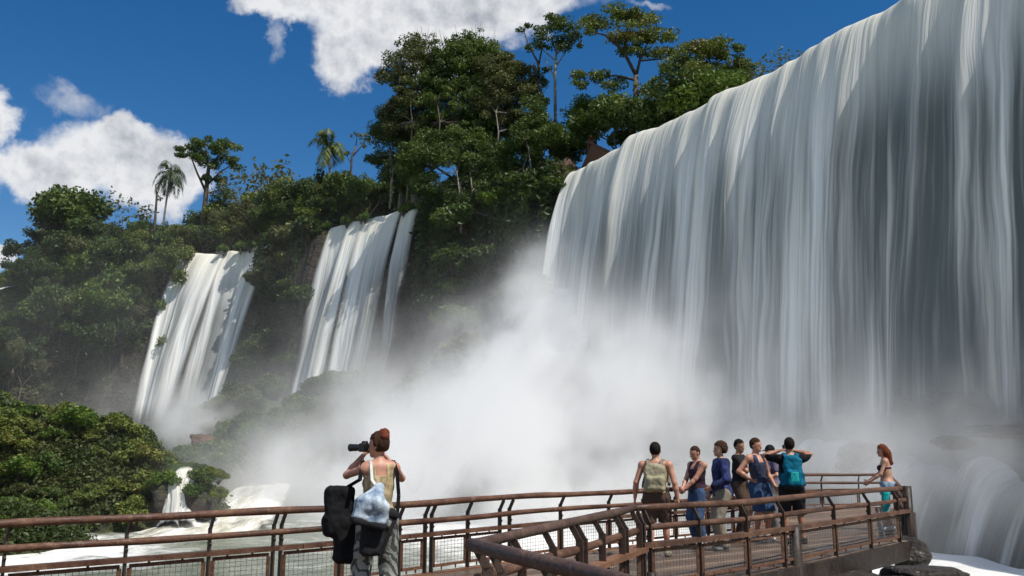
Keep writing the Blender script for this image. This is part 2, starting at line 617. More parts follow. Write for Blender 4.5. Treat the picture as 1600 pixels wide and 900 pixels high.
def rapid_mat():
    m, t = new_mat('rapid_water')
    uv = t.n('ShaderNodeUVMap', uv_map='flow').outputs[0]
    a = t.noise(t.scale(uv, (0.5, 0.08, 1)), 1.0, 5, 0.6)
    b = t.noise(t.scale(uv, (1.8, 0.35, 1)), 1.0, 5, 0.6)
    s = t.m('ADD', t.m('MULTIPLY', a, 0.6), t.m('MULTIPLY', b, 0.4))
    c = t.ramp(s, [(0.36, (0.26, 0.26, 0.19)), (0.46, (0.62, 0.59, 0.48)), (0.55, (0.88, 0.87, 0.84))])
    p = t.n('ShaderNodeBsdfPrincipled', {'Base Color': c, 'Roughness': 0.6, 'Normal': bump(t, s, 0.8, 0.6)})
    fade = t.n('ShaderNodeAttribute', attribute_name='fade').outputs['Fac']
    al = t.smooth(t.m('ADD', fade, t.m('MULTIPLY', t.m('SUBTRACT', s, 0.5), 2.6)), 0.05, 0.6)
    tr = t.n('ShaderNodeBsdfTransparent')
    mx = t.n('ShaderNodeMixShader', {0: al, 1: tr.outputs[0], 2: p.outputs[0]})
    finish(t, mx.outputs[0])
    return m


M['rapid'] = rapid_mat()


def spray_mat():
    m, t = new_mat('spray_water')
    uv = t.n('ShaderNodeUVMap', uv_map='flow').outputs[0]
    wob = t.m('MULTIPLY', t.m('SUBTRACT', t.noise(t.scale(uv, (0.2, 0.1, 1)), 1.0, 3), 0.5), 3.0)
    x = t.vm('ADD', uv, t.n('ShaderNodeCombineXYZ', {0: wob}).outputs[0])
    a = t.noise(t.scale(x, (0.35, 0.09, 1)), 1.0, 5, 0.6)
    b = t.noise(t.scale(x, (1.3, 0.16, 1)), 1.0, 5, 0.6)
    s = t.m('ADD', t.m('MULTIPLY', a, 0.65), t.m('MULTIPLY', b, 0.35))
    c = t.ramp(s, [(0.36, (0.52, 0.55, 0.55)), (0.5, (0.80, 0.80, 0.79)), (0.58, (0.93, 0.93, 0.92))])
    p = t.n('ShaderNodeBsdfPrincipled', {'Base Color': c, 'Roughness': 0.8, 'Specular IOR Level': 0.1, 'Normal': bump(t, s, 0.8, 1.2)})
    fade = t.n('ShaderNodeAttribute', attribute_name='fade').outputs['Fac']
    al = t.smooth(t.m('ADD', fade, t.m('MULTIPLY', t.m('SUBTRACT', s, 0.5), 1.3)), 0.0, 0.95)
    tr = t.n('ShaderNodeBsdfTransparent')
    mx = t.n('ShaderNodeMixShader', {0: al, 1: tr.outputs[0], 2: p.outputs[0]})
    finish(t, mx.outputs[0])
    return m


M['spray'] = spray_mat()


def ground_mat():
    m, t = new_mat('ground')
    co = t.n('ShaderNodeTexCoord').outputs['Object']
    g = t.n('ShaderNodeNewGeometry')
    up = t.n('ShaderNodeSeparateXYZ', {0: g.outputs['Normal']}).outputs[2]
    n1 = t.noise(co, 0.12, 6, 0.6)
    n2 = t.noise(co, 0.9, 6, 0.65)
    n3 = t.noise(t.scale(co, (1, 1, 2.4)), 0.5, 7, 0.66)
    veg = t.ramp(n2, [(0.3, (0.022, 0.034, 0.010)), (0.5, (0.05, 0.068, 0.018)), (0.72, (0.10, 0.115, 0.035))])
    rockc = t.ramp(n3, [(0.32, (0.014, 0.012, 0.010)), (0.52, (0.04, 0.03, 0.022)), (0.7, (0.10, 0.065, 0.045))])
    k = t.smooth(t.m('ADD', up, t.m('MULTIPLY', t.m('SUBTRACT', n1, 0.5), 0.9)), 0.45, 0.75)
    c = t.mix(k, rockc, veg)
    p = t.n('ShaderNodeBsdfPrincipled', {'Base Color': c, 'Roughness': 0.85, 'Normal': bump(t, t.m('ADD', n3, t.m('MULTIPLY', n2, 0.5)), 1.0, 1.2)})
    finish(t, p.outputs[0])
    return m


M['ground'] = ground_mat()


def wood_mat(name, c1, c2, c3, grain=(40, 40, 3)):
    m, t = new_mat(name)
    co = t.n('ShaderNodeTexCoord').outputs['Object']
    big_ = t.noise(co, 2.3, 5, 0.6)
    fi = t.noise(co, 26, 5, 0.65)
    wear_ = t.smooth(t.noise(co, 5.5, 6, 0.7), 0.56, 0.68)
    c = t.ramp(t.m('ADD', t.m('MULTIPLY', big_, 0.6), t.m('MULTIPLY', fi, 0.4)), [(0.34, c1), (0.5, c2), (0.66, c3)])
    c = t.mix(t.m('MULTIPLY', wear_, 0.55), c, tuple(x * 1.25 + 0.03 for x in c3))
    p = t.n('ShaderNodeBsdfPrincipled', {'Base Color': c, 'Roughness': t.smooth(big_, 0.4, 0.6, 0.42, 0.75), 'Specular IOR Level': 0.35, 'Normal': bump(t, fi, 0.6, 0.012)})
    finish(t, p.outputs[0])
    return m


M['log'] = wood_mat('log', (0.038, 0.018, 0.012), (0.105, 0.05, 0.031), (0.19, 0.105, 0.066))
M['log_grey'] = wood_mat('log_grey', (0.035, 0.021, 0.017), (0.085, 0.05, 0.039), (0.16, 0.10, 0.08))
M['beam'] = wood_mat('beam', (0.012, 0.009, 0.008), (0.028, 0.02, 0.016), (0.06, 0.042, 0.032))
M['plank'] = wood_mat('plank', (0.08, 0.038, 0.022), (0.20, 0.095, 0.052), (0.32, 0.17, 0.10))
M['steel'] = plain('rusty_steel', (0.030, 0.022, 0.019), 0.6, 0.4, 20, 0.2, 0.0, (0.075, 0.038, 0.022))
M['rust'] = plain('rust_frame', (0.18, 0.082, 0.045), 0.75, 0.45, 18, 0.2)
M['wire'] = plain('wire', (0.16, 0.15, 0.14), 0.5, 0.2, 20, 0.0, 0.3)


def deck_mat():
    m, t = new_mat('deck_boards')
    co = t.n('ShaderNodeTexCoord').outputs['Object']
    rot = t.n('ShaderNodeVectorRotate', {'Vector': co, 'Angle': R(-38)}, rotation_type='Z_AXIS').outputs[0]
    sx = t.n('ShaderNodeSeparateXYZ', {0: rot})
    f = t.m('DIVIDE', sx.outputs[1], 0.145)
    idx = t.m('FLOOR', f)
    fr = t.m('FRACT', f)
    gapm = t.m('MULTIPLY', t.smooth(fr, 0.0, 0.07), t.smooth(fr, 1.0, 0.93))
    rnd = t.n('ShaderNodeTexWhiteNoise', {'W': idx}, noise_dimensions='1D').outputs[0]
    gr = t.noise(t.scale(rot, (2.0, 30, 1)), 1.0, 5, 0.6)
    st = t.noise(co, 0.9, 5, 0.6)
    v = t.m('ADD', t.m('ADD', t.m('MULTIPLY', rnd, 0.35), t.m('MULTIPLY', gr, 0.35)), t.m('MULTIPLY', st, 0.45))
    c = t.ramp(v, [(0.3, (0.07, 0.045, 0.032)), (0.6, (0.17, 0.115, 0.08)), (0.85, (0.29, 0.205, 0.15))])
    c = t.mix(gapm, (0.012, 0.009, 0.008), c)
    p = t.n('ShaderNodeBsdfPrincipled', {'Base Color': c, 'Roughness': t.smooth(st, 0.4, 0.62, 0.3, 0.75), 'Normal': bump(t, t.m('ADD', gapm, t.m('MULTIPLY', gr, 0.2)), 0.8, 0.02)})
    finish(t, p.outputs[0])
    return m


M['deck'] = deck_mat()

# ================================================================ TERRAIN
#        x      y     run of face, foot height, run of the slope below
STN = [(55, -4, 3.0, 2.0, 8), (48, 9, 3.0, 2.0, 8), (40, 27, 3.0, 2.0, 8), (33, 41, 3.0, 2.0, 8), (26, 55.4, 3.0, 2.0, 9), (19.8, 67.9, 3.0, 2.5, 12),
       (14.7, 77.1, 3.0, 6, 17), (10, 86.2, 2.6, 14, 20), (6.9, 92.1, 2.4, 20, 22), (4.3, 96.3, 5, 13, 20), (0, 101, 7, 9, 20), (-5, 104.5, 7, 8, 20),
       (-11.6, 107.5, 4, 6, 20), (-24.2, 116, 4.5, 6, 22), (-29, 121.5, 8, 6, 24), (-36.7, 128.4, 5.5, 5, 26), (-50.7, 134.5, 6, 5, 28), (-58, 139, 14, 7, 40),
       (-70, 148, 28, 9, 52), (-95.7, 163, 30, 9, 56), (-140, 185, 30, 8, 60), (-280, 245, 30, 8, 60), (-900, 480, 30, 8, 60)]
_sp = np.array([s[:2] for s in STN], float)
_sl = np.concatenate([[0], np.cumsum(np.linalg.norm(np.diff(_sp, axis=0), axis=1))])
_T = np.arange(0, _sl[-1], 0.5)
_cx, _cy = np.interp(_T, _sl, _sp[:, 0]), np.interp(_T, _sl, _sp[:, 1])
_k = np.ones(13) / 13
for _ in range(2):
    _cx[6:-6], _cy[6:-6] = np.convolve(_cx, _k, 'valid'), np.convolve(_cy, _k, 'valid')
_dx, _dy = np.gradient(_cx), np.gradient(_cy)
_dl = np.hypot(_dx, _dy)
_nx, _ny = -_dy / _dl, _dx / _dl                              # outwards, over the gorge
_nx = np.convolve(np.pad(_nx, 20, 'edge'), np.ones(41) / 41, 'valid')
_ny = np.convolve(np.pad(_ny, 20, 'edge'), np.ones(41) / 41, 'valid')
_W, _ZB, _RUN = (np.interp(_T, _sl, [s[i] for s in STN]) for i in (2, 3, 4))
TOP = 31.5


def crest(t):
    return np.interp(t, _T, _cx), np.interp(t, _T, _cy), np.interp(t, _T, _nx), np.interp(t, _T, _ny)


def project(x, y, z):
    c, s = math.cos(PITCH), math.sin(PITCH)
    z = z - EYE
    d = y * c + z * s
    return 800 + F * x / d, 450 - F * (z * c - y * s) / d


_pu, _pv = project(_cx, np.maximum(_cy, 5), TOP)
_ok = _cy > 20


def t_of_u(u):
    """arc length along the crest whose point at crest height stands at column u"""
    i = np.argsort(_pu[_ok])
    return float(np.interp(u, _pu[_ok][i], _T[_ok][i]))


def st_of_xy(X, Y):
    sh = X.shape
    X, Y = X.ravel(), Y.ravel()
    best = np.full(X.shape, 1e18)
    bi = np.zeros(X.shape, int)
    for i in range(0, len(_T), 2):
        d = (X - _cx[i]) ** 2 + (Y - _cy[i]) ** 2
        m = d < best
        best[m] = d[m]; bi[m] = i
    s = (X - _cx[bi]) * _nx[bi] + (Y - _cy[bi]) * _ny[bi]
    s = np.sign(s) * np.sqrt(best)
    return _T[bi].reshape(sh), s.reshape(sh)


TA = {u: t_of_u(u) for u in (290, 418, 520, 660, 900)}
#         x    y   rx  ry  height
MOUNDS = [(-30.5, 50, 7.0, 6.0, 3.3), (-34.5, 66.5, 12.5, 7.5, 8.3), (-27, 95, 6, 7, 6.0), (-28.0, 80, 4.6, 5, 6.0), (-50, 70, 12, 10, 5.2),
          (-20, 104, 6, 6, 4.0), (5.5, 11.2, 5.0, 6.2, 3.5), (-32, 109, 5, 7, 4.0)]


def fall_zone(t):
    """1 where water falls over the crest"""
    z = (t < TA[900] + 0.5) * 1.0
    z = np.maximum(z, (t > TA[660] - 0.6) & (t < TA[520] + 0.6))
    return np.maximum(z, (t > TA[418] - 0.6) & (t < TA[290] + 0.6)) * 1.0


def terrain_z(X, Y, t=None, s=None):
    if t is None:
        t, s = st_of_xy(X, Y)
    fz = fall_zone(t)
    wob = fbm(X / 9.0, Y / 9.0, 0, 4) * np.where(fz > 0.5, 0.35, 1.7)
    s2 = s + wob + np.where(fz > 0.5, 0.7, 0.0)
    W, ZB, RN = np.interp(t, _T, _W), np.interp(t, _T, _ZB), np.interp(t, _T, _RUN)
    top = TOP + np.where(fz > 0.5, -0.5, 0.2) + 0.6 * fbm(X / 14.0, Y / 14.0, 3.3, 3) * (fz < 0.5) + np.clip(-s - 30, 0, 400) * 0.01
    a = np.clip(s2 / W, 0, 1)
    # basalt steps
    st = a + 0.035 * np.sin(a * 26 + fbm(X / 20, Y / 20, 1.0, 2) * 3)
    z = top + (ZB - top) * np.clip(st, 0, 1) ** 1.1
    b = np.clip((s2 - W) / RN, 0, 1)
    b = 0.6 * b + 0.4 * (b * b * (3 - 2 * b))
    z = np.where(s2 > W, ZB + (-5.2 - ZB) * b, z)
    z = z + fbm(X / 5.0, Y / 5.0, 7.7, 4) * np.where(s2 < 0, 0.15, np.where(b >= 1, 0.25, 0.8))
    for mx, my, rx, ry, h in MOUNDS:
        q = ((X - mx) / rx) ** 2 + ((Y - my) / ry) ** 2
        z = z + h * np.exp(-q ** 1.6) * (1 + 0.12 * fbm(X / 3.5, Y / 3.5, mx, 3))
    return z


def spread(lo, hi, step, far):
    core = list(np.arange(lo, hi + 1e-6, step))
    a, d, x = [], step, lo
    while x > -far:
        d *= 1.35; x -= d; a.append(x)
    b, d, x = [], step, core[-1]
    while x < far:
        d *= 1.35; x += d; b.append(x)
    return np.array(a[::-1] + core + b)


gx, gy = spread(-135, 62, 0.8, 4000), spread(-25, 205, 0.8, 4000)
GX, GY = np.meshgrid(gx, gy)
GT, GS = st_of_xy(GX, GY)
GZ = terrain_z(GX, GY, GT, GS)
nyy, nxx = GX.shape
ii = np.arange(nyy * nxx).reshape(nyy, nxx)
quads = np.stack([ii[:-1, :-1], ii[:-1, 1:], ii[1:, 1:], ii[1:, :-1]], -1).reshape(-1, 4)
TV = np.stack([GX, GY, GZ], -1).reshape(-1, 3)
terrain = link('terrain', np_mesh('terrain', TV, quads, True), M['ground'])
tag(terrain, 'dark basalt gorge with forested plateau, cliffs and grassy slopes', 'terrain', kind='structure')


def ground_at(x, y):
    j = np.clip(np.searchsorted(gx, x) - 1, 0, len(gx) - 2)
    i = np.clip(np.searchsorted(gy, y) - 1, 0, len(gy) - 2)
    fx, fy = (x - gx[j]) / (gx[j + 1] - gx[j]), (y - gy[i]) / (gy[i + 1] - gy[i])
    return (GZ[i, j] * (1 - fx) * (1 - fy) + GZ[i, j + 1] * fx * (1 - fy) + GZ[i + 1, j] * (1 - fx) * fy + GZ[i + 1, j + 1] * fx * fy)


# ---------------------------------------------------------------- river in the gorge
rx_, ry_ = np.arange(-110, 70, 1.5), np.arange(-30, 125, 1.5)
RX, RY = np.meshgrid(rx_, ry_)
RT, RS = st_of_xy(RX, RY)
foam = np.clip(1.3 - np.abs(RS - 12) / 22, 0, 1.2) * (RT < TA[660] + 10)
foam = np.maximum(foam, 1.15 * np.exp(-(((RX - 3) / 13) ** 2 + ((RY - 70) / 30) ** 2)))
foam = np.maximum(foam, 0.8 * np.exp(-(((RX + 25) / 9) ** 2 + ((RY - 45) / 14) ** 2)))
RZ = -3.6 + 0.22 * fbm(RX / 3.0, RY / 3.0, 0, 4) * (0.4 + foam)
ii = np.arange(RX.size).reshape(RX.shape)
rq = np.stack([ii[:-1, :-1], ii[:-1, 1:], ii[1:, 1:], ii[1:, :-1]], -1).reshape(-1, 4)
river = link('river', np_mesh('river', np.stack([RX, RY, RZ], -1).reshape(-1, 3), rq, True, {'foam': foam.ravel()}), M['river'])
tag(river, 'white foaming river churning below the wooden walkway', 'river', kind='structure')


# ================================================================ WATERFALLS
def sheet(t0, t1, k, H, seed, du=0.22, nv=54, fold=0.6, lip=True, lipn=0.5, e0=1.0, e1=1.0, zoff=0.0, kvar=0.12, flare=0.0, pw=0.5):
    """one curtain of water; k is the throw, H(t) the height it drops"""
    nu = max(6, int((t1 - t0) / du))
    t = np.linspace(t0, t1, nu)
    cx, cyy, nx, ny = crest(t)
    Hh = H(t) if callable(H) else np.full(nu, float(H))
    back = [-7, -4.5, -2.8, -1.6, -0.8, -0.3] if lip else []
    rows, uvs, fade = [], [], []
    zc = TOP + zoff + lipn * (0.6 * fbm(t / 5.0, seed, 0, 3) + 0.12 * fbm(t / 0.9, seed + 4, 0, 2))
    s0 = lipn * 1.5 * fbm(t / 4.0, seed + 9, 0, 3)
    edge = np.minimum(np.clip((t - t0) / e0, 0, 1), np.clip((t1 - t) / e1, 0, 1))
    for b in back:
        x = b / 7.0
        rows.append(np.stack([cx + nx * (s0 + b), cyy + ny * (s0 + b), zc + 0.42 - 0.42 * (1 + x) ** 2 * 0.9], -1))
        uvs.append(np.stack([t, np.full(nu, b * 0.8)], -1)); fade.append(edge)
    for i in range(nv + 1):
        q = (i / nv) ** 1.45
        h = Hh * q
        o = k * (1 + kvar * fbm(t / 3.0, seed + 2, 0, 3)) * (h + 0.02) ** pw
        g = np.minimum(1, h / 7.0)
        f = fold * g * (1.0 * fbm(t / 4.2 + 0.05 * np.sin(h / 9), seed, h / 60, 2) + 0.62 * vnoise(t / 1.5, seed + 3, h / 45) + 0.2 * vnoise(t / 0.6, seed + 6, h / 28))
        o = o + f
        lat = (t - (t0 + t1) / 2) * flare * (q ** 0.8) + 0.25 * fbm(h / 9.0, seed, t / 5.0, 2) * g * (flare > 0)
        rows.append(np.stack([cx + nx * (s0 + o) - ny * lat, cyy + ny * (s0 + o) + nx * lat, zc - h], -1))
        uvs.append(np.stack([t, h], -1))
        fade.append(np.minimum(edge, 1.0 - 1.0 * sstep(q, 0.74, 1.0)))
    V = np.stack(rows); n0, n1 = V.shape[:2]
    ii_ = np.arange(n0 * n1).reshape(n0, n1)
    fq = np.stack([ii_[:-1, :-1], ii_[1:, :-1], ii_[1:, 1:], ii_[:-1, 1:]], -1).reshape(-1, 4)
    return V.reshape(-1, 3), fq, np.stack(uvs).reshape(-1, 2), np.stack(fade).ravel()


def join_sheets(name, parts, mat):
    V, Fq, U, A, o = [], [], [], [], 0
    for v, f, u, a in parts:
        V.append(v); Fq.append(f + o); U.append(u); A.append(a); o += len(v)
    return link(name, np_mesh(name, np.concatenate(V), np.concatenate(Fq), True, {'fade': np.concatenate(A)}, np.concatenate(U)), mat)


def main_drop(t):
    return np.interp(t, [0, t_of_u(1200), t_of_u(1050), TA[900]], [31.0, 31, 30, 28.5])


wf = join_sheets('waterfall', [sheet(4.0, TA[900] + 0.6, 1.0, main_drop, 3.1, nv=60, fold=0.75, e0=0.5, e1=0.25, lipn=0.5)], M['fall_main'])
tag(wf, 'huge wide white waterfall curtain filling the right side', 'waterfall', kind='structure')


def strands(pairs, k, drop, seed, **kw):
    out = []
    for i, (ua, ub) in enumerate(pairs):
        ta, tb = t_of_u(max(ua, ub)), t_of_u(min(ua, ub))
        wd_ = tb - ta
        # below the tufts on the crest the strands widen and merge
        v, f, u, a = sheet(ta, tb, k, drop, seed + 5.3 * i, du=0.2, nv=44, fold=0.55, e0=min(0.9, wd_ * 0.28), e1=min(0.9, wd_ * 0.28), lipn=0.4, flare=1.0, pw=0.78, **kw)
        out.append((v, f, u, a))
    return out


def soft_fall(ua, ub, k, drop, seed, **kw):
    """a whole soft curtain; the tufts on its lip part it only at the top"""
    return sheet(t_of_u(ub), t_of_u(ua), k, drop, seed, du=0.2, nv=50, fold=0.75, lipn=0.55, pw=0.78, **kw)


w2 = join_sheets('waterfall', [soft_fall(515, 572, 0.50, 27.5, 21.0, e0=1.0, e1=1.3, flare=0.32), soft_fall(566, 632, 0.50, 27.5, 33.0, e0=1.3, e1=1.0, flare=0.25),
                               soft_fall(622, 663, 0.44, 26.0, 37.0, e0=1.6, e1=0.9, flare=0.35)], M['fall_side'])
tag(w2, 'slender middle waterfall in grey white strands left of the forested crag', 'waterfall', kind='structure')
w3 = join_sheets('waterfall', [soft_fall(285, 355, 0.60, 27.5, 41.0, e0=1.2, e1=1.0, flare=0.3), soft_fall(338, 396, 0.58, 27.0, 49.0, e0=1.6, e1=1.6, flare=0.35),
                               soft_fall(384, 420, 0.54, 27.0, 57.0, e0=1.8, e1=1.2, flare=0.35)], M['fall_side'])
tag(w3, 'tall sunlit waterfall left of the middle one, its strands leaning left', 'waterfall', kind='structure')
w4 = join_sheets('waterfall', strands([(-40, -12), (-8, 12), (16, 36)], 2.7, 12.0, 61.0), M['fall_side'])
tag(w4, 'small distant waterfall among dark trees at the left edge', 'waterfall', kind='structure')


def draped(name, t0, t1, s0f, s1f, nu, ns, lift, mat, seed, amp=0.5, fadeb=0.25, fades=2.0, curve=None):
    """water running down over the rocks: follows the terrain at a small height"""
    t = np.linspace(t0, t1, nu)[None, :]
    q = np.linspace(0, 1, ns)[:, None]
    s = s0f(t) + (s1f(t) - s0f(t)) * q
    cx, cyy, nx, ny = crest(t)
    X, Y = cx + nx * s, cyy + ny * s
    Z = ground_at(X, Y)
    # smooth the ground under the water so that it flows in broad folds
    for _ in range(5):
        Z[1:-1, 1:-1] = (Z[1:-1, 1:-1] * 2 + Z[:-2, 1:-1] + Z[2:, 1:-1] + Z[1:-1, :-2] + Z[1:-1, 2:]) / 6
    tt = t + 0 * s
    Z = Z + lift + amp * (fbm(tt / 3.0, s / 9.0, seed, 3) + 0.5 * vnoise(tt / 0.8, s / 5.0, seed))
    if curve is not None:
        Z = Z + curve(tt, q)
    fade = np.minimum(np.clip((tt - t0) / fades, 0, 1), np.clip((t1 - tt) / fades, 0, 1))
    fade = np.minimum(fade, np.clip((1 - q + 0 * tt) / fadeb, 0, 1))
    ii_ = np.arange(nu * ns).reshape(ns, nu)
    fq = np.stack([ii_[:-1, :-1], ii_[1:, :-1], ii_[1:, 1:], ii_[:-1, 1:]], -1).reshape(-1, 4)
    me = np_mesh(name, np.stack([X, Y, Z], -1).reshape(-1, 3), fq, True, {'fade': fade.ravel()}, np.stack([tt, s], -1).reshape(-1, 2))
    return link(name, me, mat)


ap = draped('cascade', TA[900] - 11, TA[900] + 2.6, lambda t: 2.2 + 0 * t, lambda t: 25 + 0 * t, 150, 90, 0.9, M['spray'], 5.0, amp=0.5, fades=5.0)
tag(ap, 'bright sunlit spray cascade tumbling off the ledge at the foot of the great waterfall', 'cascade', kind='structure')
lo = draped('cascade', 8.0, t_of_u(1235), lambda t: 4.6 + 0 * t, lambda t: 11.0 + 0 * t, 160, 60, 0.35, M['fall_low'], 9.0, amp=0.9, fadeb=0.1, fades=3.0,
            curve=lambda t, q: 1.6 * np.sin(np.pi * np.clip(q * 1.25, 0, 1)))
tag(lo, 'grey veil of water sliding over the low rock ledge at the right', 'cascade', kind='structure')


def ribbon_part(pts, seed, nu=26, sub=10, bumpy=0.25, uvs=(1, 1), ragged=0.0):
    """pts: (x, y, z, half width)"""
    P = np.array(pts, float)
    tt = np.linspace(0, len(P) - 1, (len(P) - 1) * sub + 1)
    C = np.stack([np.interp(tt, np.arange(len(P)), P[:, i]) for i in range(4)], -1)
    kk = np.ones(7) / 7
    for i in range(4):
        C[:, i] = np.convolve(np.pad(C[:, i], 3, 'edge'), kk, 'valid')
    d = np.gradient(C[:, :2], axis=0)
    d /= np.linalg.norm(d, axis=1)[:, None]
    sx = np.stack([d[:, 1], -d[:, 0]], -1)
    q = np.linspace(-1, 1, nu)
    if ragged:
        li = np.arange(len(C))
        C[:, :2] += sx * (ragged * fbm(li / 6.0, seed, 1.0, 3))[:, None]
        C[:, 3] *= 1 + 1.2 * ragged * fbm(li / 5.0, seed + 3, 2.0, 3)
    X = C[:, None, 0] + sx[:, None, 0] * q * C[:, None, 3]
    Y = C[:, None, 1] + sx[:, None, 1] * q * C[:, None, 3]
    L = np.concatenate([[0], np.cumsum(np.linalg.norm(np.diff(C[:, :3], axis=0), axis=1))])[:, None] + 0 * X
    Z = C[:, None, 2] + bumpy * (fbm(X / 1.6, Y / 2.2, seed, 4)) - 0.5 * np.abs(q) ** 3
    fade = np.minimum(np.clip((1 - np.abs(q)) / 0.25, 0, 1) + 0 * X, np.clip(np.minimum(L, L.max() - L) / 1.2, 0, 1))
    n0, n1 = X.shape
    ii_ = np.arange(n0 * n1).reshape(n0, n1)
    fq = np.stack([ii_[:-1, :-1], ii_[1:, :-1], ii_[1:, 1:], ii_[:-1, 1:]], -1).reshape(-1, 4)
    uv = np.stack([q * C[:, None, 3] * uvs[0], L * uvs[1]], -1)
    return np.stack([X, Y, Z], -1).reshape(-1, 3), fq, uv.reshape(-1, 2), fade.ravel()


def ribbon(name, pts, mat, label, seed, **kw):
    """one or several streams of running water as one mesh"""
    many = pts if isinstance(pts[0], list) else [pts]
    o = join_sheets(name, [ribbon_part(p, seed + 3.1 * i, **kw) for i, p in enumerate(many)], mat)
    return tag(o, label, name, kind='structure')


def px(u, v, y, wd_):
    p = at_y(u, v, y)
    return (p.x, p.y, p.z, wd_)


ribbon('rapids', [px(412, 752, 78, 2.4), px(400, 762, 75, 2.7), px(372, 783, 69, 3.4), px(318, 815, 61, 4.1), px(240, 850, 53, 4.8), px(130, 885, 46, 5.6), px(20, 930, 40, 6.5),
                  px(-120, 990, 34, 8)], M['rapid'],
       'broad white rapids pouring down behind the rail at the lower left', 4.0)
ribbon('cascade', [[px(u0 + 9, 729, 62.4, w_ * 0.7), px(u0 + 4, 735, 61.4, w_ * 0.9), px(u0 + 1, 748, 61.0 - dy, w_), px(u0 - 3, 775, 60.7 - dy, w_ * 1.1), px(u0 - 5, 802, 60.4 - dy, w_ * 1.25), px(u0 - 8, 818, 58.4 - dy, w_ * 1.6)]
                   for u0, w_, dy in ((283, 0.92, 0), (276, 0.30, .2))], M['fall_side'],
       'little threefold cascade dropping beside the green mound', 6.0, nu=14, bumpy=0.10, uvs=(5.5, 1.4), ragged=0.06)

# ---------------------------------------------------------------- drifting spray
def mist_box():
    m, t = new_mat('mist')
    co = t.n('ShaderNodeTexCoord').outputs['Object']
    G = [((6.5, 74, 2), (8, 8, 7.0), 0.38), ((12, 66, 1), (7, 7, 6.0), 0.26), ((17.5, 55, 1.0), (6, 7, 5.0), 0.10), ((22, 44, 1.0), (6, 8, 4.0), 0.045),
         ((-2, 85, 4), (6, 6, 6), 0.11), ((-9, 82, 0), (7.5, 8, 5.5), 0.12), ((-1, 70, -1), (12, 10, 5), 0.20), ((2.4, 88.6, 15.5), (2.4, 2.4, 5.0), 0.26), ((-0.5, 86, 10), (3.6, 3.2, 4.6), 0.26), ((2.5, 82, 6), (4, 4, 4.5), 0.14),
         ((-14, 97, 6), (8, 7, 7.5), 0.05), ((-20, 108, 4), (8, 6, 8), 0.03), ((-45, 122, 4), (11, 8, 6), 0.028), ((-14, 76, -1), (10, 10, 4.0), 0.035),
         ((11, 76, 7), (7, 7, 7), 0.03), ((-37.5, 105, 5), (3.0, 4, 2.2), 0.5), ((3.4, 84.5, 14.5), (3.2, 2.8, 3.6), 0.34), ((-0.2, 83.5, 10), (3.4, 3, 3.6), 0.34), ((-4, 82.5, 5.5), (3.8, 3.2, 3.6), 0.32), ((-20, 74, -1), (4, 4, 2.2), 0.10), ((-40, 100, 6), (30, 32, 20), 0.0016)]
    wv = t.vm('SUBTRACT', t.noise(co, 0.11, 3, 0.55, out=1), (0.5, 0.5, 0.5))
    cw = t.vm('ADD', co, t.scale(wv, (9, 9, 9)))
    tot = None
    for c, r, a in G:
        d = t.scale(t.vm('SUBTRACT', cw, c), tuple(1 / x for x in r))
        q = t.vm('DOT_PRODUCT', d, d, out=1)
        e = t.m('MULTIPLY', t.m('POWER', 2.718, t.m('MULTIPLY', q, -1.0)), a)
        tot = e if tot is None else t.m('ADD', tot, e)
    nz = t.noise(t.scale(co, (1, 1, 0.8)), 0.16, 5, 0.62)
    dens_ = t.m('MULTIPLY', tot, t.smooth(nz, 0.38, 0.62, 0.08, 2.2))
    v = t.n('ShaderNodeVolumePrincipled', {'Color': (0.996, 0.996, 0.996, 1), 'Density': dens_, 'Anisotropy': 0.0})
    t.n('ShaderNodeOutputMaterial', {'Volume': v.outputs[0]})
    b = MB()
    lo_, hi_ = (-78, 36, -4.6), (32, 146, 27)
    vs = [(x, y, z) for x in (lo_[0], hi_[0]) for y in (lo_[1], hi_[1]) for z in (lo_[2], hi_[2])]
    b.add(vs, [(0, 1, 3, 2), (4, 6, 7, 5), (0, 4, 5, 1), (2, 3, 7, 6), (0, 2, 6, 4), (1, 5, 7, 3)])
    o = b.build('mist', m)
    return tag(o, 'white spray cloud drifting from the foot of the waterfalls', 'mist', kind='stuff')


mist_box()

# ================================================================ VEGETATION
def leaf_quads(C, size, rng, up=0.35, elong=1.7):
    """diamond shaped leaves / leaf sprays at the points C; returns verts, faces"""
    n = len(C)
    nrm = rng.normal(size=(n, 3)); nrm[:, 2] += up * 2.0
    nrm /= np.linalg.norm(nrm, axis=1)[:, None]
    a = rng.normal(size=(n, 3))
    a -= (a * nrm).sum(1)[:, None] * nrm
    a /= np.linalg.norm(a, axis=1)[:, None]
    b = np.cross(nrm, a)
    s = (size * rng.uniform(0.6, 1.4, n))[:, None]
    sag = nrm * s * 0.18
    V = np.stack([C - a * s * elong * 0.5, C + b * s * 0.5 + sag, C + a * s * elong * 0.5, C - b * s * 0.5 + sag], 1).reshape(-1, 3)
    return V, np.arange(4 * n).reshape(n, 4)


def clump_points(clumps, rng):
    """clumps: (centre, rx, rz, n, tone); leaves sit mostly towards the outside of a clump"""
    P, T = [], []
    for c, rx_, rz_, n, tone in clumps:
        d = rng.normal(size=(n, 3)); d /= np.linalg.norm(d, axis=1)[:, None]
        r = rng.uniform(0.15, 1, n) ** 0.45 * rng.uniform(0.8, 1.12, n)
        p = d * r[:, None] * np.array([rx_, rx_, rz_])
        P.append(np.array(c) + p)
        T.append(np.clip(tone + rng.normal(0, 0.13, n), 0, 1))
    return np.concatenate(P), np.concatenate(T)


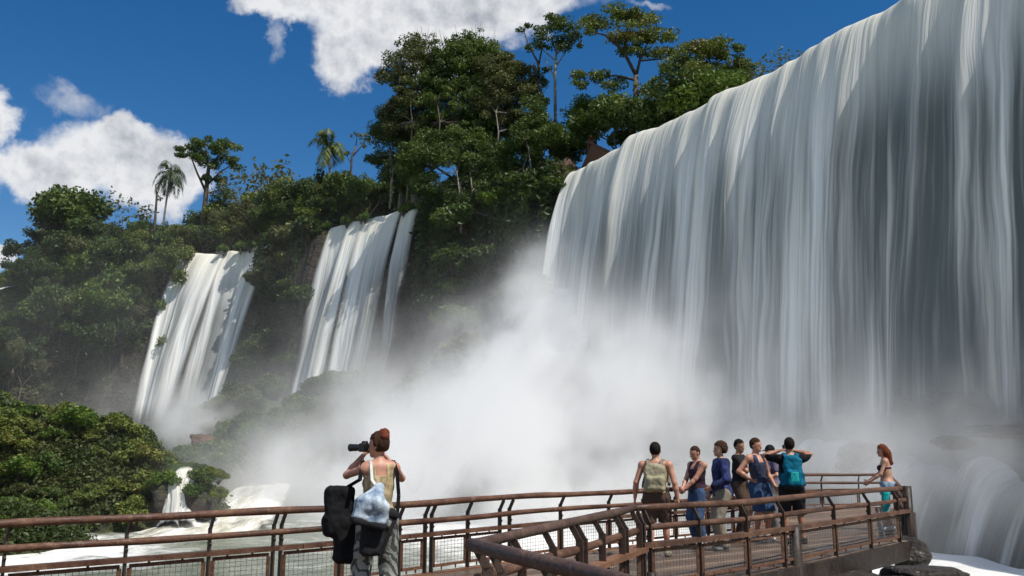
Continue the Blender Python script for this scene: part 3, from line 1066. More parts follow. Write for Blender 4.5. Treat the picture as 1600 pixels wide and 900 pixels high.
def crown_mesh(name, clumps, size, rng, up=0.35, elong=1.7):
    P, T = clump_points(clumps, rng)
    V, Fq = leaf_quads(P, size, rng, up, elong)
    return np_mesh(name, V, Fq, False, {'tone': np.repeat(T, 4)})


def grow(mb, rng, p, d, length, r, level, maxl, spread_, upb, tips, seg=4, kids=(2, 3), shrink=0.68):
    pts, rads = [p.copy()], [r]
    q, dd = p.copy(), d.normalized()
    for i in range(seg):
        dd = (dd + Vector(rng.normal(0, 0.13, 3)) + Vector((0, 0, upb * 0.10))).normalized()
        q = q + dd * (length / seg)
        pts.append(q.copy()); rads.append(r * (1 - 0.45 * (i + 1) / seg))
    mb.tube(pts, rads, 6 if level < 2 else 4, cap=False)
    if level >= maxl:
        tips.append(q.copy())
        return
    for k in range(rng.integers(kids[0], kids[1] + 1)):
        az = rng.uniform(0, 2 * math.pi)
        side = Vector((math.cos(az), math.sin(az), rng.uniform(-0.1, 0.35)))
        nd = (dd * (1 - spread_) + side * spread_ * 1.2).normalized()
        start = pts[-1] if k == 0 or level > 0 else pts[rng.integers(max(1, seg - 2), seg + 1)]
        grow(mb, rng, start, nd, length * shrink * rng.uniform(0.8, 1.2), r * 0.55, level + 1, maxl, spread_, upb, tips, seg, kids, shrink)
    if level >= maxl - 1:
        tips.append(q.copy())


PROTO = {}


def proto(kind, trunk, crown, mats, height):
    PROTO[kind] = (trunk, crown, mats, height)
    trunk.materials.append(M[mats[0]])
    if crown is not None:
        crown.materials.append(M[mats[1]])


def make_broad(kind, seed, H=10.0, trunk_h=0.32, cr=(1.5, 1.0), leaves=90, size=0.34, spread_=0.55, mat='leaf', maxl=3, tones=(0.25, 0.75), bark='bark', flat=1.0,
               upb=0.4, r0=0.16, kids=(2, 3), fringe=0):
    rng = np.random.default_rng(seed)
    mb, tips = MB(), []
    base = Vector((0, 0, -0.8))
    L = H * trunk_h
    pts = [base, Vector((0, 0, L * 0.5)) + Vector(rng.normal(0, 0.1, 3)), Vector((rng.normal(0, .2), rng.normal(0, .2), L))]
    mb.tube(pts, [r0 * H / 10 * 1.3, r0 * H / 10, r0 * H / 10 * 0.85], 8)
    nl = rng.integers(3, 5)
    for i in range(nl):
        az = 2 * math.pi * i / nl + rng.uniform(-0.5, 0.5)
        d = Vector((math.cos(az) * spread_ * 1.5, math.sin(az) * spread_ * 1.5, 1.0 - 0.4 * spread_))
        grow(mb, rng, pts[-1], d, H * 0.27 * rng.uniform(0.8, 1.15), r0 * H / 10 * 0.6, 1, maxl, spread_, upb, tips, 3, kids)
    cl = []
    for t in tips:
        tone = rng.uniform(*tones)
        for k in range(rng.integers(1, 3)):
            o = Vector(rng.normal(0, 0.45 * cr[0], 3)); o.z *= 0.45 * flat
            sc = rng.uniform(0.55, 1.15)
            cl.append((np.array(t + o), cr[0] * sc, cr[1] * sc * flat, int(leaves * sc), np.clip(tone + rng.normal(0, 0.1), 0, 1)))
        if fringe:
            cl.append((np.array(t) - [0, 0, fringe], cr[0] * 0.35, fringe, leaves // 3, tone * 0.8))
    crown = crown_mesh('crown', cl, size, rng)
    zmax = max(v.co.z for v in crown.vertices) if len(crown.vertices) else H
    proto(kind, mb.mesh('trunk', True), crown, (bark, mat), zmax)


make_broad('broad_a', 11, 10, 0.25, (1.15, 0.95), 200, 0.22, mat='leaf')
make_broad('broad_b', 12, 10, 0.30, (1.05, 0.8), 190, 0.21, mat='leaf_dark', spread_=0.5)
make_broad('broad_c', 13, 10, 0.22, (1.25, 0.9), 200, 0.22, mat='leaf_bright', spread_=0.6)
make_broad('broad_d', 14, 11, 0.30, (1.0, 1.1), 180, 0.20, mat='leaf_brown', spread_=0.48)
make_broad('broad_e', 15, 10, 0.2, (1.1, 1.0), 190, 0.22, mat='leaf_dark', spread_=0.55, fringe=1.1)
make_broad('bare', 42, 9, 0.35, (0.7, 0.5), 5, 0.22, mat='leaf_brown', spread_=0.5, maxl=4, bark='bark_pale', r0=0.10, kids=(2, 3))


def make_palm(kind, seed, mat, H=9.0, droop=1.0, nf=17, fl=3.0):
    rng = np.random.default_rng(seed)
    mb = MB()
    pts = [Vector((0.03 * i * i * 0.5, 0.02 * i, H * i / 7 - (0.6 if i == 0 else 0))) for i in range(8)]
    mb.tube(pts, [0.2, 0.17, 0.15, 0.14, 0.13, 0.13, 0.14, 0.17], 8)
    top = pts[-1]
    V, Fq, T = [], [], []
    for k in range(nf):
        az = k * 2.4 + rng.uniform(-0.2, 0.2)
        el = rng.uniform(-0.2, 1.25)
        L = fl * rng.uniform(0.8, 1.15)
        h = Vector((math.cos(az), math.sin(az), 0))
        p = top.copy(); d = (h * math.cos(el) + Vector((0, 0, math.sin(el))))
        tone = rng.uniform(0.2, 0.8)
        n = 14
        side = Vector((-h.y, h.x, 0))
        for i in range(n):
            q = p + d * (L / n)
            d = (d - Vector((0, 0, 0.075 * droop * (1 + i / 5)))).normalized()
            wl = 0.85 * math.sin(math.pi * min(1, (i + 1.2) / (n + 0.6))) ** 0.7
            for sg in (-1, 1):
                for j in (0, 0.5):
                    a = p.lerp(q, j)
                    e = a + side * sg * wl * rng.uniform(0.8, 1.1) + d * 0.3 - Vector((0, 0, wl * rng.uniform(0.25, 0.75)))
                    m_ = a.lerp(e, 0.5)
                    wv = d * 0.06
                    o = len(V)
                    V += [tuple(a), tuple(m_ + wv), tuple(e), tuple(m_ - wv)]
                    Fq.append((o, o + 1, o + 2, o + 3)); T += [min(1, max(0, tone + rng.normal(0, 0.1)))] * 4
            p = q
    me = np_mesh('crown', V, np.array(Fq), False, {'tone': T})
    proto(kind, mb.mesh('trunk', True), me, ('bark_pale', mat), H + 1.6)


make_palm('palm_dark', 61, 'leaf_dark', 9.0, 1.5)
make_palm('palm_lit', 62, 'leaf_yellow', 8.0, 1.1, 15, 2.6)


def make_bush(kind, seed, mat, n=14, leaves=330, size=0.15, tones=(0.22, 1.0), tall=1.0):
    rng = np.random.default_rng(seed)
    mb = MB()
    cl = []
    for i in range(n):
        az, rr = rng.uniform(0, 6.28), math.sqrt(rng.uniform(0, 1)) * 1.25
        z = (0.35 + 1.15 * (1 - (rr / 1.5) ** 2) * rng.uniform(0.6, 1.15)) * tall
        c = Vector((math.cos(az) * rr, math.sin(az) * rr, z))
        mb.tube([Vector((0, 0, -0.5)), c * 0.5 + Vector((0, 0, -0.1)), c], [0.06, 0.045, 0.02], 4, cap=False)
        s = rng.uniform(0.4, 0.75)
        cl.append((np.array(c), s, s * 0.75 * tall, int(leaves * s * 1.6), rng.uniform(*tones)))
    proto(kind, mb.mesh('stem', True), crown_mesh('foliage', cl, size, rng), ('bark', mat), 1.9 * tall)


make_bush('bush_a', 71, 'leaf')
make_bush('bush_b', 72, 'leaf_bright')
make_bush('bush_c', 73, 'leaf_dark')
make_bush('bush_d', 74, 'leaf_yellow', 12)
make_bush('bush_e', 75, 'leaf_brown', 12)
make_bush('bush_f', 76, 'leaf', 10, 330, 0.16, tall=1.5)


def plant(kind, loc, height, rz, label, cat='tree', group=None, name=None, sxy=1.0):
    tr, cr, mats, H = PROTO[kind]
    shrub = kind.startswith('bush')
    nm = name or ('shrub' if shrub else 'palm_tree' if kind.startswith('palm') else 'tree')
    o = empty(nm, loc, rz)
    s = height / H
    o.scale = (s * sxy, s * sxy, s)
    tag(o, label, cat, group)
    a = bpy.data.objects.new('stem' if shrub else 'trunk', tr); COL.objects.link(a); a.parent = o
    if cr is not None:
        b = bpy.data.objects.new('foliage' if shrub else 'crown', cr); COL.objects.link(b); b.parent = o
    return o


def plant_px(kind, u, vtop, Y, label, base=None, rz=0.0, cat='tree', group=None, sxy=1.0, name=None):
    """a tree standing at distance Y in column u whose top reaches row vtop"""
    p = at_y(u, vtop, Y)
    zb = float(ground_at(p.x, p.y)) if base is None else base
    return plant(kind, (p.x, p.y, zb), p.z - zb, rz, label, cat, group, name, sxy)


# --- the trees one can tell apart along the skyline
def solo(name, Y, trunk, limbs, clumps, mats, label, leaf=0.2, dens=1.0, seed=1, depth=2.4, zbase=None):
    """a tree at distance Y: trunk and limbs as (column, row, depth offset) with a radius in metres, leaf clumps as (column, row, half width, half height, leaves)"""
    r = np.random.default_rng(seed)
    k = Y / F / 0.985
    P = lambda u, v, dy=0.0: at_y(u, v, Y + dy)
    bu, bv = trunk[0][:2]
    p0 = P(bu, bv)
    base = Vector((p0.x, p0.y, float(ground_at(p0.x, p0.y)) if zbase is None else zbase))
    o = empty(name, base)
    tag(o, label, 'tree')
    mb = MB()
    nodes_ = []
    tp = [P(*q[:2], q[3] if len(q) > 3 else 0) - base for q in trunk]
    mb.tube([Vector((tp[0].x, tp[0].y, -0.8))] + tp, [trunk[0][2] * 1.15] + [q[2] for q in trunk], 8)
    for lb in limbs:
        mb.tube([P(*q[:2], q[3] if len(q) > 3 else 0) - base for q in lb], [q[2] for q in lb], 6)
    nodes_ = tp[1:] + [P(*q[:2], q[3] if len(q) > 3 else 0) - base for lb in limbs for q in lb]
    cl = []
    for c in clumps:
        u, v, ru, rv, n = c[:5]
        dz = c[5] if len(c) > 5 else 0
        # a clump is itself made of smaller sprays, with air between them
        ns = max(3, int(ru * rv / 26))
        tone = r.uniform(0.2, 0.8)
        for j in range(ns):
            a, q = r.uniform(0, 6.28), math.sqrt(r.uniform(0, 1))
            c3 = P(u + math.cos(a) * q * ru, v + math.sin(a) * q * rv, dz + r.normal(0, 0.5) * max(ru * k, 0.6)) - base
            s = r.uniform(0.5, 0.95)
            rr = min(ru * k, 1.5) * s
            cl.append((np.array(c3), rr, min(rr * 0.7, rv * k * 0.75), max(14, int(n * 1.5 * dens * s)), float(np.clip(tone + r.normal(0, 0.12), 0, 1))))
            if r.random() < 0.4:
                e = min(nodes_, key=lambda q_: (q_ - c3).length + max(0, q_.z - c3.z))
                mb.tube([e, e.lerp(c3, 0.5) + Vector((0, 0, 0.15)), c3], [0.055, 0.04, 0.018], 4, cap=False)
    mb.build('trunk', M[mats[0]], o, True)
    cm_ = crown_mesh('crown', cl, leaf, r)
    link('crown', cm_, M[mats[1]], o)
    return o


solo('tree', 152, [(318, 345, .5), (322, 300, .42), (326, 262, .34)], [[(322, 300, .25), (308, 270, .18), (298, 244, .1)], [(326, 262, .25), (345, 240, .15), (358, 228, .08)], [(326, 262, .25), (322, 235, .15), (322, 222, .08)],
      [(323, 290, .2), (345, 268, .14), (362, 258, .08)]],
     [(300, 236, 27, 8, 90), (326, 224, 30, 9, 100), (352, 234, 25, 8, 90), (318, 250, 26, 7, 70), (350, 258, 24, 7, 80), (290, 246, 16, 5, 60), (362, 246, 14, 5, 60), (340, 278, 20, 8, 80), (348, 300, 18, 10, 60)],
     ('bark', 'leaf'), 'tall flat topped umbrella tree rising above the forest in front of the white cloud', 0.22, 2.0, 3)
plant_px('palm_dark', 262, 243, 148, 'dark drooping palm standing against the white cloud beside the umbrella tree', rz=1.0, name='palm_tree', sxy=0.66)
plant_px('palm_lit', 522, 194, 132, 'sunlit palm sticking up alone above the forest, against blue sky', rz=2.2, name='palm_tree', sxy=0.66)
solo('tree', 134, [(548, 275, .2), (550, 245, .16), (556, 228, .12)], [[(550, 245, .12), (562, 232, .08), (572, 214, .04)], [(556, 228, .1), (558, 215, .05)], [(549, 255, .1), (540, 240, .05)]],
     [(572, 215, 8, 5, 26), (557, 213, 7, 5, 26), (540, 238, 6, 4, 18), (566, 228, 6, 4, 16)], ('bark', 'leaf_brown'), 'thin half bare tree beside the lone sunlit palm', 0.2, 1.0, 4)
plant_px('bare', 172, 300, 156, 'leafless pale twiggy tree above the forest, far left of the palms', rz=0.9)
plant_px('bare', 402, 240, 150, 'leafless pale tree right of the umbrella tree', rz=2.0, sxy=0.9)
plant_px('bare', 425, 262, 149, 'smaller leafless tree between the umbrella tree and the lone palm', rz=3.0, sxy=0.8)
solo('tree', 147, [(243, 335, .22), (245, 305, .18), (243, 288, .1)], [[(245, 305, .12), (250, 292, .05)]], [(247, 312, 6, 8, 20)], ('bark', 'leaf_dark'), 'short dead snag at the foot of the dark palm', 0.2, 1.0, 5)
plant_px('broad_a', 122, 293, 150, 'rounded green tree topping the forest left of the pale leafless tree', rz=0.2)
plant_px('broad_b', 66, 366, 155, 'dark tree standing lower, at the left end of the skyline', rz=1.2)
# the open trees above the great waterfall
solo('tree', 104, [(868, 260, .22), (868, 190, .2), (867, 120, .17), (870, 70, .12)], [[(867, 120, .1), (850, 90, .05)], [(868, 105, .1), (888, 75, .05)], [(869, 85, .1), (900, 60, .05)], [(868, 95, .1), (842, 72, .05)]],
     [(870, 38, 20, 12, 90), (892, 50, 18, 10, 80), (850, 55, 16, 9, 70), (880, 66, 22, 9, 80), (903, 68, 12, 7, 50), (845, 74, 12, 7, 50), (868, 25, 12, 6, 50)],
     ('bark_pale', 'leaf'), 'tall slender tree with bare pale trunk and small crown above the crag', 0.2, 1.0, 6)
solo('tree', 107, [(838, 240, .3), (838, 150, .26), (842, 100, .2)], [[(842, 100, .15), (828, 75, .1), (818, 48, .05)], [(842, 100, .15), (848, 70, .1), (846, 45, .05)], [(838, 130, .14), (824, 110, .06)], [(839, 120, .14), (858, 108, .06)],
      [(838, 150, .14), (820, 140, .06)]],
     [(820, 45, 10, 7, 50), (846, 42, 9, 6, 45), (826, 75, 10, 7, 45), (850, 74, 8, 6, 40), (822, 108, 9, 6, 40), (856, 106, 8, 6, 36), (820, 138, 9, 6, 40), (846, 128, 8, 8, 40)],
     ('bark', 'leaf_dark'), 'dark sparse tree with open limbs beside the slender tree', 0.2, 1.0, 7)
solo('tree', 100, [(990, 215, .38), (993, 170, .34), (994, 118, .28)], [[(994, 118, .24), (974, 80, .18), (946, 55, .12), (918, 48, .06)], [(994, 118, .22), (1002, 85, .16), (1016, 62, .07)], [(974, 80, .14), (980, 45, .09), (975, 25, .05)],
      [(993, 125, .18), (962, 118, .12), (935, 120, .06)], [(1000, 95, .12), (1035, 92, .08), (1050, 78, .05)], [(994, 150, .14), (1020, 140, .06)]],
     [(972, 20, 36, 9, 110), (935, 36, 30, 9, 100), (1005, 34, 26, 9, 100), (918, 50, 16, 6, 60), (975, 58, 40, 8, 110), (1030, 55, 26, 10, 100), (1000, 80, 34, 8, 90), (1042, 82, 16, 10, 80),
      (928, 118, 26, 8, 90), (965, 130, 22, 8, 80), (910, 130, 14, 8, 60), (1018, 140, 22, 9, 80)],
     ('bark', 'leaf_yellow'), 'big spreading tree with layered flat crown and forked dark limbs above the waterfall', 0.2, 1.0, 8)
solo('tree', 95, [(1078, 190, .34), (1080, 160, .3), (1090, 130, .22)], [[(1090, 130, .18), (1120, 100, .1), (1140, 80, .05)], [(1080, 150, .18), (1062, 120, .08)], [(1085, 140, .14), (1120, 150, .08), (1150, 130, .04)]],
     [(1090, 78, 30, 12, 110), (1125, 76, 26, 13, 100), (1060, 100, 22, 12, 100), (1100, 108, 34, 14, 120), (1145, 108, 28, 14, 110), (1165, 100, 14, 10, 60), (1075, 140, 26, 16, 110), (1120, 145, 30, 16, 110), (1052, 152, 20, 16, 90)],
     ('bark', 'leaf_yellow'), 'broad bushy tree with rusty green crown next to the lip of the waterfall', 0.2, 1.0, 9)
solo('tree', 93, [(1160, 160, .2), (1160, 130, .16)], [], [(1150, 80, 14, 8, 60), (1168, 112, 18, 10, 80), (1150, 125, 16, 12, 80)], ('bark', 'leaf'), 'small dark tree behind the broad rusty green tree', 0.2, 1.0, 10)
solo('tree', 103, [(930, 235, .25), (930, 190, .2)], [], [(930, 165, 26, 14, 110), (905, 180, 20, 16, 100), (955, 178, 22, 14, 100), (930, 200, 28, 14, 110), (900, 215, 16, 16, 90)], ('bark', 'leaf_bright'),
     'low spreading green tree under the layered tree', 0.2, 1.0, 11)
plant_px('bare', 1222, 82, 80, 'tiny bare twigs showing over the lip of the waterfall', rz=0.0, base=31.0)


# the forested crag between the great waterfall and the middle one
def mass(u, v, ru, rv, n, r, dmax):
    out = []
    for i in range(n):
        a, q = r.uniform(0, 6.28), math.sqrt(r.uniform(0, 1))
        s = r.uniform(0.8, 1.6)
        uu, vv = u + math.cos(a) * q * ru, v + math.sin(a) * q * rv
        out.append((uu, vv, 13 * s, 9 * s, 100, -dmax * math.sqrt(max(0, 1 - q * q)) * r.uniform(0.2, 1.0)))
    return out


rc_ = np.random.default_rng(77)
for i, (u, v, ru, rv, n, Y, mt, bk, lab, top) in enumerate([
        (722, 150, 82, 88, 100, 110, 'leaf', 'bark', 'huge dense tree crowning the crag, its top against the big cloud', None),
        (648, 150, 44, 86, 54, 112, 'leaf_brown', 'bark_pale', 'tall pale topped tree at the edge of the crag, left of the huge dense tree', None),
        (792, 145, 46, 66, 46, 108, 'leaf_brown', 'bark_pale', 'tall brownish tree on the crag, between the huge dense tree and the dark sparse one', None),
        (838, 235, 36, 84, 46, 103, 'leaf', 'bark', 'leafy tree hung with creepers at the right edge of the crag', None),
        (625, 235, 36, 66, 36, 114, 'leaf_dark', 'bark', 'dark green tree low on the left shoulder of the crag', None),
        (715, 262, 82, 60, 76, 105, 'leaf', 'bark', 'wide leafy tree in the middle of the crag, below its top', None),
        (770, 300, 70, 50, 50, 103.5, 'leaf_dark', 'bark', 'dark leafy tree hanging over the lower face of the crag', None)]):
    cl = mass(u, v, ru, rv, n, rc_, 3.2)
    if i in (0, 1):
        cl += [(u + x, v - rv - 4 + y, 9, 8, 50) for x, y in ((-20, 12), (5, 2), (30, 10), (-5, 16))]
    solo('tree', Y, [(u, v + rv + 40, .4), (u + 4, v + rv * 0.4, .34), (u, v - rv * 0.2, .22)],
         [[(u + 4, v + rv * 0.4, .2), (u - ru * 0.4, v, .12), (u - ru * 0.6, v - rv * 0.4, .06)], [(u + 4, v + rv * 0.3, .2), (u + ru * 0.4, v - rv * 0.1, .12), (u + ru * 0.55, v - rv * 0.5, .06)],
          [(u, v - rv * 0.2, .15), (u + ru * 0.1, v - rv * 0.9, .04)]] + [[(uu, vv + 75, .13, -4.2), (uu + 3, vv + 30, .11, -4.0), (uu - 1, vv, .08, -3.2), (uu + 6, vv - 22, .04, -2.5)]
          for uu, vv in [(u + rc_.uniform(-0.6, 0.6) * ru, v + rc_.uniform(-0.1, 0.5) * rv) for _ in range(3 if i > 2 else 1)]], cl, ('bark_pale' if i > 2 else bk, mt), lab, 0.17, 1.25, 100 + i)
tl = []
for x0, v0 in ((700, 78), (722, 70), (745, 66), (765, 78), (735, 72)):
    for j in range(3):
        a = rc_.uniform(-0.6, 0.6)
        tl.append([(735, 140, .14), (x0, v0 + 10, .07), (x0 + 16 * math.sin(a), v0 - 8, .045), (x0 + 26 * math.sin(a), v0 - 24 - 4 * j, .02)])
solo('tree', 111, [(735, 330, .3), (735, 200, .24), (735, 140, .2)], tl, [(x0, v0 - 8, 7, 4, 6) for x0, v0 in ((700, 70), (725, 58), (750, 56), (770, 72))], ('bark_pale', 'leaf_brown'),
     'leafless twigs sticking out of the top of the crag', 0.16, 0.5, 140)
tl = []
for x0, v0 in ((650, 66), (664, 60), (680, 66)):
    for j in range(3):
        a = rc_.uniform(-0.6, 0.6)
        tl.append([(660, 120, .12), (x0, v0 + 10, .06), (x0 + 14 * math.sin(a), v0 - 4, .04), (x0 + 22 * math.sin(a), v0 - 14 - 3 * j, .02)])
solo('tree', 112.5, [(660, 300, .3), (660, 180, .24), (660, 120, .18)], tl, [(655, 58, 12, 6, 30), (672, 56, 10, 5, 20), (645, 72, 12, 6, 40)], ('bark_pale', 'leaf_brown'),
     'leafless twigs at the top of the pale topped tree on the crag', 0.17, 0.6, 141)
for i, (kind, u, v, Y, lab) in enumerate([
        ('broad_a', 965, 150, 97, 'dense tree behind the lip of the waterfall, under the layered tree'),
        ('broad_b', 1010, 150, 94, 'dark tree between the layered tree and the waterfall lip'),
        ('broad_e', 1060, 130, 91, 'dark creeper hung tree close behind the waterfall lip'),
        ('broad_c', 1120, 118, 88, 'leafy tree touching the waterfall lip below the rusty green one'),
        ('broad_a', 875, 205, 101, 'green tree just left of the brick lookout')]):
    plant_px(kind, u, v, Y, lab, rz=i * 2.1)

# --- the forest: rows of trees along the plateau, thinner down the left slope
rng = np.random.default_rng(99)
make_broad('broad_f', 16, 10, 0.22, (1.3, 0.8), 190, 0.22, mat='leaf_yellow', spread_=0.6)
KINDS = ['broad_a', 'broad_b', 'broad_c', 'broad_d', 'broad_e', 'broad_f', 'broad_b', 'broad_a']


def skyline(u):
    """row of the canopy's top"""
    return np.interp(u, [-200, -20, 30, 90, 130, 190, 240, 330, 400, 450, 500, 600, 660], [430, 425, 408, 345, 318, 338, 328, 315, 290, 262, 258, 262, 260])


n_f = 0
for i in range(420):
    t = rng.uniform(TA[660] - 1, t_of_u(-60))
    s = -rng.uniform(0.6, 24) if i % 3 else -rng.uniform(0.5, 6)
    cx, cyy, nx, ny = (float(v) for v in crest(t))
    x, y = cx + nx * s, cyy + ny * s
    z = float(ground_at(x, y))
    u, v = project(x, y, z)
    if not (-60 < u < 660):
        continue
    ds = s / -24.0
    lim = at_y(u, float(skyline(u)) + 12 + rng.uniform(0, 40) * (1 - 0.7 * ds), y).z
    h = lim - z
    if fall_zone(np.array(t)) > 0.5 and s > -3.5:
        continue
    h = float(np.clip(h, 2.6, 15.5))
    if s > -3:
        h = min(h, rng.uniform(3.5, 6.5))
    k = KINDS[rng.integers(len(KINDS))]
    reg = ('forest tree on the plateau left of the tall sunlit waterfall' if u < 285 else
           'forest tree on the plateau above the tall sunlit waterfall' if u < 420 else
           'forest tree on the plateau above the middle waterfall')
    plant(k, (x, y, z), h, rng.uniform(0, 6.28), 'leafy green ' + reg, 'tree', reg, sxy=float(np.clip(7.0 / h, 0.75, 1.25)))
    n_f += 1
    if n_f > 150:
        break
# slope on the left
n_s = 0
for i in range(900):
    t = rng.uniform(TA[290] + 0.8, t_of_u(-140))
    s = rng.uniform(0.5, 46)
    cx, cyy, nx, ny = (float(v) for v in crest(t))
    x, y = cx + nx * s, cyy + ny * s
    z = float(ground_at(x, y))
    u, v = project(x, y, z)
    if not (-50 < u < 262) or v > 640 or (v > 590 and u > 40) or y < 92 or u > 235 and s > 12:
        continue
    h = rng.uniform(6.0, 14.0) * (0.7 if s > 30 else 1)
    if u > 205:
        h *= 0.6
    # keep below the skyline of the photograph, and leave the far left fall open
    h = min(h, at_y(u, float(skyline(u)) + rng.uniform(14, 60), y).z - z, at_y(u, 486, y).z - z if u < 48 else 99)
    if h < 1.8:
        continue
    k = KINDS[rng.integers(len(KINDS))]
    plant(k, (x, y, z - 0.3), h, rng.uniform(0, 6.28), 'green tree on the shaded hillside left of the tall sunlit waterfall', 'tree',
          'trees on the left hillside', sxy=rng.uniform(0.62, 0.95))
    n_s += 1
    if n_s >= 120:
        break


# --- shrubs
def shrub(x, y, h, label, group, kinds, rz=None, dz=-0.15):
    k = kinds[rng.integers(len(kinds))]
    return plant(k, (x, y, float(ground_at(x, y)) + dz), h, rng.uniform(0, 6.28) if rz is None else rz, label, 'shrub', group, sxy=rng.uniform(0.95, 1.3))


BK = ['bush_a', 'bush_b', 'bush_d', 'bush_d', 'bush_e', 'bush_f', 'bush_d', 'bush_b', 'bush_e', 'bush_c']
placed = []
for i in range(6000):
    x, y = rng.uniform(-58, -19), rng.uniform(44, 78)
    z = float(ground_at(x, y))
    u, v = project(x, y, z)
    if z < -3.2 or not (-60 < u < 302 - max(0, v - 700) * 0.42) or v < 625 or v > 850:
        continue
    if any((x - a) ** 2 + (y - b) ** 2 < 1.1 for a, b in placed):
        continue
    placed.append((x, y))
    h = rng.choice([rng.uniform(0.6, 1.1), rng.uniform(0.9, 2.0)]) * (0.55 if y < 53 else 1)
    shrub(x, y, h, 'sunlit bushy shrub on the green mound above the rapids', 'shrubs on the green mound', BK)
    if len(placed) > 285:
        break
for u, v, y, h, k, lab in [(224, 652, 64, 1.2, 'bush_f', 'small upright dark shrub on the crest of the mound, the left of two'),
                           (266, 662, 64, 1.5, 'bush_f', 'small upright dark shrub on the crest of the mound, the right of two'),
                           (60, 790, 54, 1.9, 'bush_b', 'bright green shrub at the foot of the mound at the left edge')]:
    p = at_y(u, v + 12, y)
    plant(k, (p.x, p.y, float(ground_at(p.x, p.y)) - 0.2), h, 0.7, lab, 'shrub', sxy=0.8)
for mx, my, rr, n, lab, g in [(-27, 95, 6, 16, 'hazy green shrub on the mossy hump below the two left waterfalls', 'shrubs on the mossy hump'),
                              (-28, 80, 4.5, 9, 'shrub on the rounded green knoll right of the mound', 'shrubs on the green knoll'),
                              (-32, 109, 5, 12, 'shrub on the spur between the two left waterfalls', 'shrubs on the spur'),
                              (-20, 104, 5, 8, 'shrub in the mist at the foot of the middle waterfall', 'shrubs at the middle waterfall')]:
    for i in range(n):
        a, r_ = rng.uniform(0, 6.28), rr * math.sqrt(rng.uniform(0, 1))
        shrub(mx + r_ * math.cos(a), my + r_ * math.sin(a), rng.uniform(1.2, 2.6), lab, g, ['bush_a', 'bush_b', 'bush_c', 'bush_d'])
for i in range(16):
    u_, v_ = ((rng.uniform(236, 262), rng.uniform(742, 800)) if i % 2 else (rng.uniform(302, 345), rng.uniform(725, 785)))
    q_ = at_y(u_, v_, 61.5 + rng.uniform(-0.8, 1.5))
    plant(['bush_a', 'bush_b', 'bush_d', 'bush_f'][i % 4], (q_.x, q_.y, q_.z - 0.5), rng.uniform(0.7, 1.3), rng.uniform(0, 6), 'wet green shrub on the rocks beside the little threefold cascade', 'shrub',
          'shrubs beside the little cascade')
# shrubs clinging to the crag and the cliffs between the falls
for i in range(64):
    if i < 44:
        t, s = rng.uniform(TA[900] + 1.5, TA[660] - 1.0), rng.uniform(0.0, 13)
        lab, g = 'shrub clinging to the dark face of the forested crag', 'shrubs on the face of the crag'
    else:
        t, s = rng.uniform(TA[520] + 1.0, TA[418] - 1.0), rng.uniform(0.2, 13)
        lab, g = 'shrub clinging to the dark cliff between the two left waterfalls', 'shrubs on the cliff between the left waterfalls'
    cx, cyy, nx, ny = (float(v) for v in crest(t))
    shrub(cx + nx * s, cyy + ny * s, rng.uniform(1.8, 4.2), lab, g, ['bush_c', 'bush_a', 'bush_c', 'bush_e', 'bush_b'], dz=-0.4)
# grass tufts on the lips of the two left falls
for u in (351, 378, 392, 544, 566, 573, 513, 283, 632, 640, 664):
    t = t_of_u(u)
    cx, cyy, nx, ny = (float(v) for v in crest(t))
    p = (cx + nx * 0.2, cyy + ny * 0.2, TOP - 0.5)
    plant('bush_b', p, rng.uniform(1.2, 1.8), rng.uniform(0, 6), 'grassy tuft parting the water on the lip of a left waterfall', 'shrub', 'tufts on the lips of the left waterfalls', sxy=0.7)


